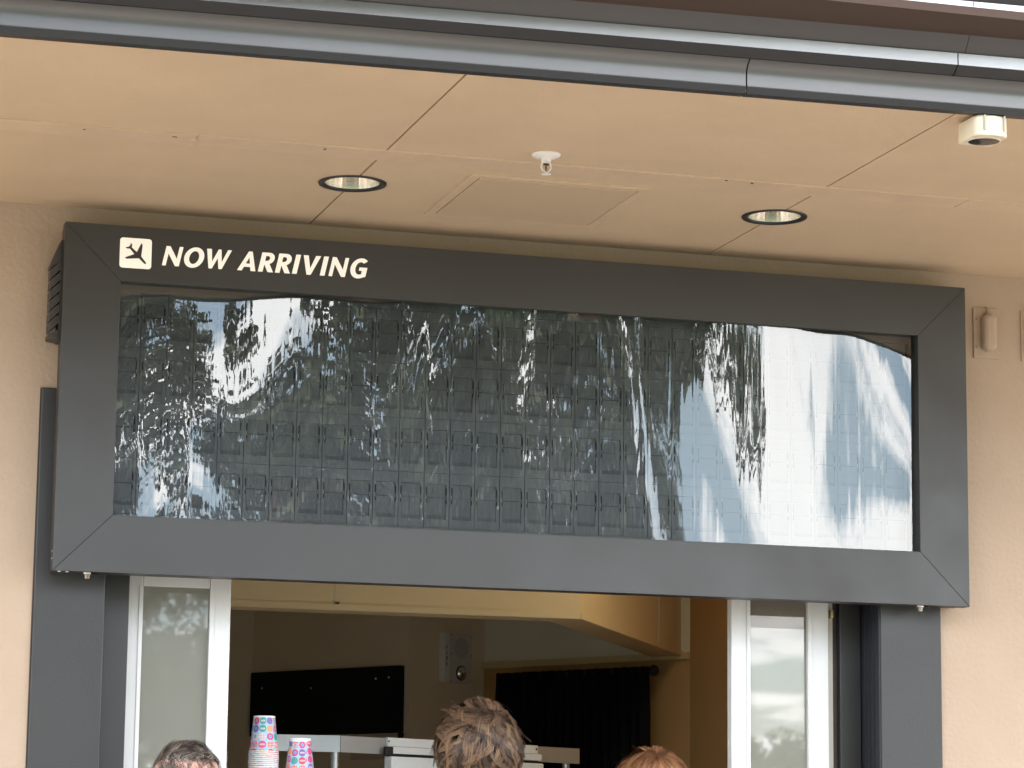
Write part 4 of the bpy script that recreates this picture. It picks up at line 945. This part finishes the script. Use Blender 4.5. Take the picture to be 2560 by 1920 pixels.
def hair_mat(name, dark, mid_, light):
    M = bpy.data.materials.new(name); M.use_nodes = True
    n = M.node_tree.nodes; l = M.node_tree.links; p = n['Principled BSDF']; p.inputs['Roughness'].default_value = 0.5; p.inputs['Specular IOR Level'].default_value = 0.35
    at = n.new('ShaderNodeAttribute'); at.attribute_name = 'tone'; rp = n.new('ShaderNodeValToRGB'); e = rp.color_ramp.elements
    e[0].position = 0; e[0].color = (*dark, 1); e[1].position = 1; e[1].color = (*light, 1); q = e.new(0.5); q.color = (*mid_, 1)
    l.new(at.outputs['Fac'], rp.inputs[0]); l.new(rp.outputs[0], p.inputs['Base Color'])
    return M
def strands(P_, HM, mt, pole, clumps, per, len_fn, lift_fn, spread, width, seed, keep=lambda d: True, swirl=0.5, tuck=0.0, seg=7, flick=0.0, maxang=125, cap=True, comb=None, vol=0.0):
    r = np.random.default_rng(seed); pole = Vector(pole).normalized()
    V_, F_, T_ = [], [], []
    def surf(d, off):
        x, y, z = d
        hz = HT if z > 0 else 0.118
        t = max(0, -z)
        X, Y, Z = x*HW, y*HD, z*hz
        if z < 0:
            X *= 1-0.30*t**1.5; Y = Y*(1-0.22*t)+0.022*t
            if y < 0: Y *= 1-0.35*t
        return Vector((X, Y, Z)) + Vector((x/HW, y/HD, z/hz)).normalized()*off
    ax1 = pole.orthogonal().normalized(); ax2 = pole.cross(ax1)
    for c in range(clumps):
        th = math.acos(1-r.random()*(1-math.cos(R_(maxang)))); ph = r.random()*2*math.pi
        sw = r.normal(0, swirl); ln0 = len_fn(th)*r.uniform(.75, 1.2); lf0 = lift_fn(th)*r.uniform(.55, 1.45); tone0 = r.uniform(.12, .88); fl0 = flick*r.normal(0.3, 1.0)
        bend = r.normal(0, 0.5)
        # path of the lock's centre
        root = pole*math.cos(th)+(ax1*math.cos(ph)+ax2*math.sin(ph))*math.sin(th)
        if not keep(root): continue
        if comb is None: dirn = root*root.dot(pole)-pole
        else: dirn = Vector(comb)+Vector((r.normal(0, .15), r.normal(0, .15), r.normal(0, .15)))
        dirn = dirn-root*dirn.dot(root); dirn = dirn.normalized() if dirn.length > 1e-3 else ax1
        rotd = r.normal(0, swirl*0.45); sd0 = root.cross(dirn); dirn = (dirn*math.cos(rotd)+sd0*math.sin(rotd)).normalized()
        d = root.copy(); cen = []; R0 = 0.095
        for s in range(seg):
            t = s/(seg-1); side = d.cross(dirn)
            prof = lf0*math.sin(min(1, t*1.25)*math.pi*0.62) + fl0*t**3*0.03 - tuck*t*t
            cen.append((surf(d, max(0.0015, 0.002+vol*(0.75+0.55*math.sin(min(th, 1.7)))*min(1, 0.45+t*2.2)+prof)), side.copy(), d.copy()))
            stp = ln0/(seg-1)/R0
            d = (d+dirn*stp+side*(sw*2.0*math.sin(t*3.4+bend)*stp)).normalized(); dirn = (dirn-d*dirn.dot(d)).normalized()
        for k in range(per):
            ox, oy, oz = r.normal(0, spread*0.09), r.normal(0, spread*0.09), abs(r.normal(0, 0.0016)); g_ = r.uniform(.4, .85)
            tone = min(1, max(0, tone0+r.normal(0, .15))); n_s = seg if r.random() > .3 else max(3, seg-2)
            pts = []
            for s in range(n_s):
                t = s/(seg-1); c_p, c_s, c_d = cen[s]; tp = 1-g_*t
                pts.append(c_p+c_s*(ox*tp)+c_d*(oz*(1-.5*t))+ (c_d.cross(c_s))*(oy*tp))
            base_i = len(V_)
            for s, p_ in enumerate(pts):
                t = s/(n_s-1); tang = (pts[min(s+1, n_s-1)]-pts[max(s-1, 0)]).normalized(); nr = p_.normalized(); wd_ = tang.cross(nr).normalized()
                wdt = width*(1-0.75*t**1.6)*r.uniform(.85, 1.15)
                V_.append(p_-wd_*wdt); V_.append(p_+wd_*wdt); tt = min(1, max(0, tone+0.22*(t-.4))); T_.append(tt); T_.append(tt)
            for s in range(n_s-1): F_.append((base_i+2*s, base_i+2*s+1, base_i+2*s+3, base_i+2*s+2))
    if cap:
        bi = len(V_); nu, nv = 40, 20
        for jj in range(nv+1):
            a = R_(maxang*0.97)*jj/nv
            for ii in range(nu):
                b_ = 2*math.pi*ii/nu; d = pole*math.cos(a)+(ax1*math.cos(b_)+ax2*math.sin(b_))*math.sin(a)
                V_.append(surf(d, 0.0022+vol*(0.75+0.55*math.sin(min(a, 1.7)))*0.55 if keep(d) else -0.004)); T_.append(0.10)
        for jj in range(nv):
            for ii in range(nu): F_.append((bi+jj*nu+ii, bi+jj*nu+(ii+1) % nu, bi+(jj+1)*nu+(ii+1) % nu, bi+(jj+1)*nu+ii))
    me = bpy.data.meshes.new('hair'); me.from_pydata([tuple(v) for v in V_], [], F_)
    at = me.attributes.new('tone', 'FLOAT', 'POINT'); at.data.foreach_set('value', np.array(T_, dtype=np.float32))
    me.polygons.foreach_set('use_smooth', [True]*len(me.polygons)); me.materials.append(mt); me.transform(HM)
    return link('hair', me, P_)
M_hair1 = hair_mat('brown_hair', (0.020, 0.012, 0.008), (0.085, 0.048, 0.029), (0.25, 0.152, 0.083))
M_hair2 = hair_mat('red_hair', (0.045, 0.018, 0.009), (0.20, 0.085, 0.036), (0.42, 0.21, 0.095))
M_hair3 = hair_mat('cropped_hair', (0.022, 0.016, 0.014), (0.075, 0.055, 0.045), (0.30, 0.26, 0.21))
def hair_centre(P_, HM):
    kp = lambda d: not (d.y > 0.55 and d.z < 0.35) and d.z > -0.80 and not (abs(d.x) > 0.8 and d.z < -0.05 and d.y > -0.35)
    strands(P_, HM, M_hair1, (0.10, -0.50, 0.85), 430, 24, lambda th: 0.056+0.024*min(1, th/1.2), lambda th: 0.003+0.009*math.sin(min(th, 2.0)), 0.055, 0.00075, 3, kp, swirl=0.85, flick=0.32, maxang=128, vol=0.016, tuck=0.001)
    strands(P_, HM, M_hair1, (0.10, -0.50, 0.85), 150, 10, lambda th: 0.050, lambda th: 0.007, 0.05, 0.0005, 13, kp, swirl=1.0, flick=0.4, maxang=120, vol=0.017, cap=False)
def hair_right(P_, HM):
    kp = lambda d: not (d.y > 0.55 and d.z < 0.3) and d.z > -0.9
    strands(P_, HM, M_hair2, (0.0, -0.35, 0.94), 420, 18, lambda th: 0.10+0.03*min(1, th), lambda th: 0.004+0.004*math.sin(min(th, 2.0)), 0.09, 0.0008, 5, kp, swirl=0.18, flick=0.03, maxang=125, seg=9, vol=0.026)
    # flyaway hairs
    strands(P_, HM, M_hair2, (0.0, -0.2, 0.98), 50, 1, lambda th: 0.05, lambda th: 0.038, 0.06, 0.00035, 9, lambda d: d.z > 0.1, swirl=0.8, flick=1.5, maxang=80, cap=False)
def hair_left(P_, HM):
    topk = lambda d: d.z > 0.50+0.10*d.x*d.x-0.10*d.y and d.y < 0.80
    strands(P_, HM, M_hair3, (0.0, -0.55, 0.83), 170, 15, lambda th: 0.030, lambda th: 0.004, 0.09, 0.0008, 6, topk, swirl=0.12, flick=0.06, maxang=100, comb=(0.10, 0.9, -0.05))
    sidek = lambda d: d.z > -0.35-0.2*d.y and d.z < 0.70 and d.y < 0.38
    strands(P_, HM, M_hair3, (0.0, -0.3, 0.95), 800, 14, lambda th: 0.010, lambda th: 0.002, 0.08, 0.0006, 8, sidek, swirl=0.1, maxang=120, cap=False, seg=3)

person('person with tousled light brown hair seen from behind, standing at the hatch', Vector((1.075, -0.60, 0)), 0.0, 1.887, M_skin, (0.12, 0.16, 0.22), (0.09, 0.09, 0.10), hair_centre, head_turn=0.10, head_tilt=0.10)
person('person with short cropped greying hair in profile, before the frosted panel', Vector((0.270, -0.70, 0)), R_(-62), 1.775, M_skin2, (0.30, 0.30, 0.32), (0.12, 0.11, 0.10), hair_left, head_turn=0.0, head_tilt=0.06)
person('person with smooth auburn hair seen from behind, only the crown showing', Vector((1.556, -0.60, 0)), 0.0, 1.770, M_skin2, (0.25, 0.10, 0.12), (0.06, 0.08, 0.14), hair_right, head_turn=-0.05, head_tilt=0.05)

# ------------------------------------------------------------------ trees across the plaza (seen in the glass)
def leaf_cloud(seed, n_clump, per, crown_r, crown_h, z0, leaf, clump_r, hollow=0.55):
    r = np.random.default_rng(seed)
    d = r.normal(size=(n_clump, 3)); d /= np.linalg.norm(d, axis=1)[:, None]
    rad = hollow+(1-hollow)*r.random(n_clump)**0.6
    cen = d*rad[:, None]*np.array((crown_r, crown_r, crown_h)); cen[:, 2] += z0+crown_h
    cr_ = clump_r*r.uniform(.6, 1.25, n_clump)
    cen = np.repeat(cen, per, 0); cr_ = np.repeat(cr_, per)
    o = r.normal(size=(len(cen), 3)); o /= np.linalg.norm(o, axis=1)[:, None]; o *= (r.random(len(cen))**0.45)[:, None]*cr_[:, None]; o[:, 2] *= 0.62
    p_ = cen+o
    a = r.normal(size=p_.shape); a /= np.linalg.norm(a, axis=1)[:, None]; b_ = np.cross(a, r.normal(size=p_.shape)); b_ /= np.linalg.norm(b_, axis=1)[:, None]
    s = leaf*r.uniform(.6, 1.3, len(p_))[:, None]
    q = np.stack([p_-a*s, p_+b_*s*.45, p_+a*s, p_-b_*s*.45], 1).reshape(-1, 3)
    me = bpy.data.meshes.new('crown'); nq = len(p_)
    me.vertices.add(nq*4); me.vertices.foreach_set('co', q.ravel()); me.loops.add(nq*4); me.loops.foreach_set('vertex_index', np.arange(nq*4, dtype=np.int32))
    me.polygons.add(nq); me.polygons.foreach_set('loop_start', np.arange(0, nq*4, 4, dtype=np.int32)); me.polygons.foreach_set('loop_total', np.full(nq, 4, dtype=np.int32)); me.update(calc_edges=True)
    return me, cen[::per]
def trunk_mesh(seed, z0, crown_h, crown_r, r0):
    r = random.Random(seed); b = MB(); top = z0+crown_h*1.3
    pts = [(0.12*math.sin(i*.9+seed), 0.12*math.cos(i*.7+seed), top*i/8) for i in range(9)]; b.tube(pts, [r0*(1-0.82*i/8) for i in range(9)], 10)
    for k in range(11):
        t = r.uniform(.32, .92); i = int(t*8); p0 = Vector(pts[i]); a = r.uniform(0, 6.28); ln = crown_r*r.uniform(.55, .95)
        e_ = p0+Vector((math.cos(a)*ln, math.sin(a)*ln, ln*r.uniform(.3, .8))); mid_ = (p0+e_)/2+Vector((0, 0, -.15*ln)); rr_ = r0*(1-.8*t)*.6
        b.tube([p0, mid_, e_], [rr_, rr_*.6, rr_*.15], 6)
    return b.mesh('trunk', [M_bark])
cA, _ = leaf_cloud(1, 235, 420, 4.5, 4.4, 2.2, 0.072, 0.70, 0.42); cA.materials.append(M_leaf)
cB, _ = leaf_cloud(2, 250, 420, 4.2, 4.8, 2.0, 0.072, 0.70, 0.42); cB.materials.append(M_leaf)
cC, _ = leaf_cloud(3, 70, 200, 2.2, 1.9, 0.9, 0.10, 0.62); cC.materials.append(M_leaf2)
tA = trunk_mesh(1, 2.2, 4.4, 4.6, 0.34); tB = trunk_mesh(2, 2.0, 4.8, 4.2, 0.30); tC = trunk_mesh(3, 0.9, 1.9, 2.2, 0.13)
TREES = [(5.6, -25.0, cA, tA, 1.0, 0.3), (10.9, -27.0, cB, tB, 0.38, 4.1), (-0.6, -26.5, cB, tB, 1.05, 1.9), (-5.2, -24.0, cA, tA, 0.95, 4.0), (-13.0, -27.0, cB, tB, 1.0, 2.7), (14.4, -31.0, cC, tC, 0.72, 0.8), (18.8, -30.0, cC, tC, 0.9, 3.3), (25.0, -34.0, cC, tC, 1.1, 5.0)]
for i, (x, y, cm_, tm_, s_, rz) in enumerate(TREES):
    big_ = cm_ is not cC
    t = thing('shade_tree' if big_ else 'small_tree', ('narrow dense dark tree at the sky edge in the sign glass' if s_ < 0.6 else 'broad dark green shade tree mirrored in the sign glass') if big_ else ('small light green tree mirrored low in the pale sliding panel' if x < 16 else 'small light green tree farther along the lawn'), 'tree', (x, y, 0), 'trees across the plaza')
    t.rotation_euler.z = rz; t.scale = (s_, s_, (0.8 if s_ < 0.6 else s_*0.8) if big_ else s_)
    for nm, me in (('crown', cm_), ('trunk', tm_)):
        o = bpy.data.objects.new(nm, me); COL.objects.link(o); o.parent = t
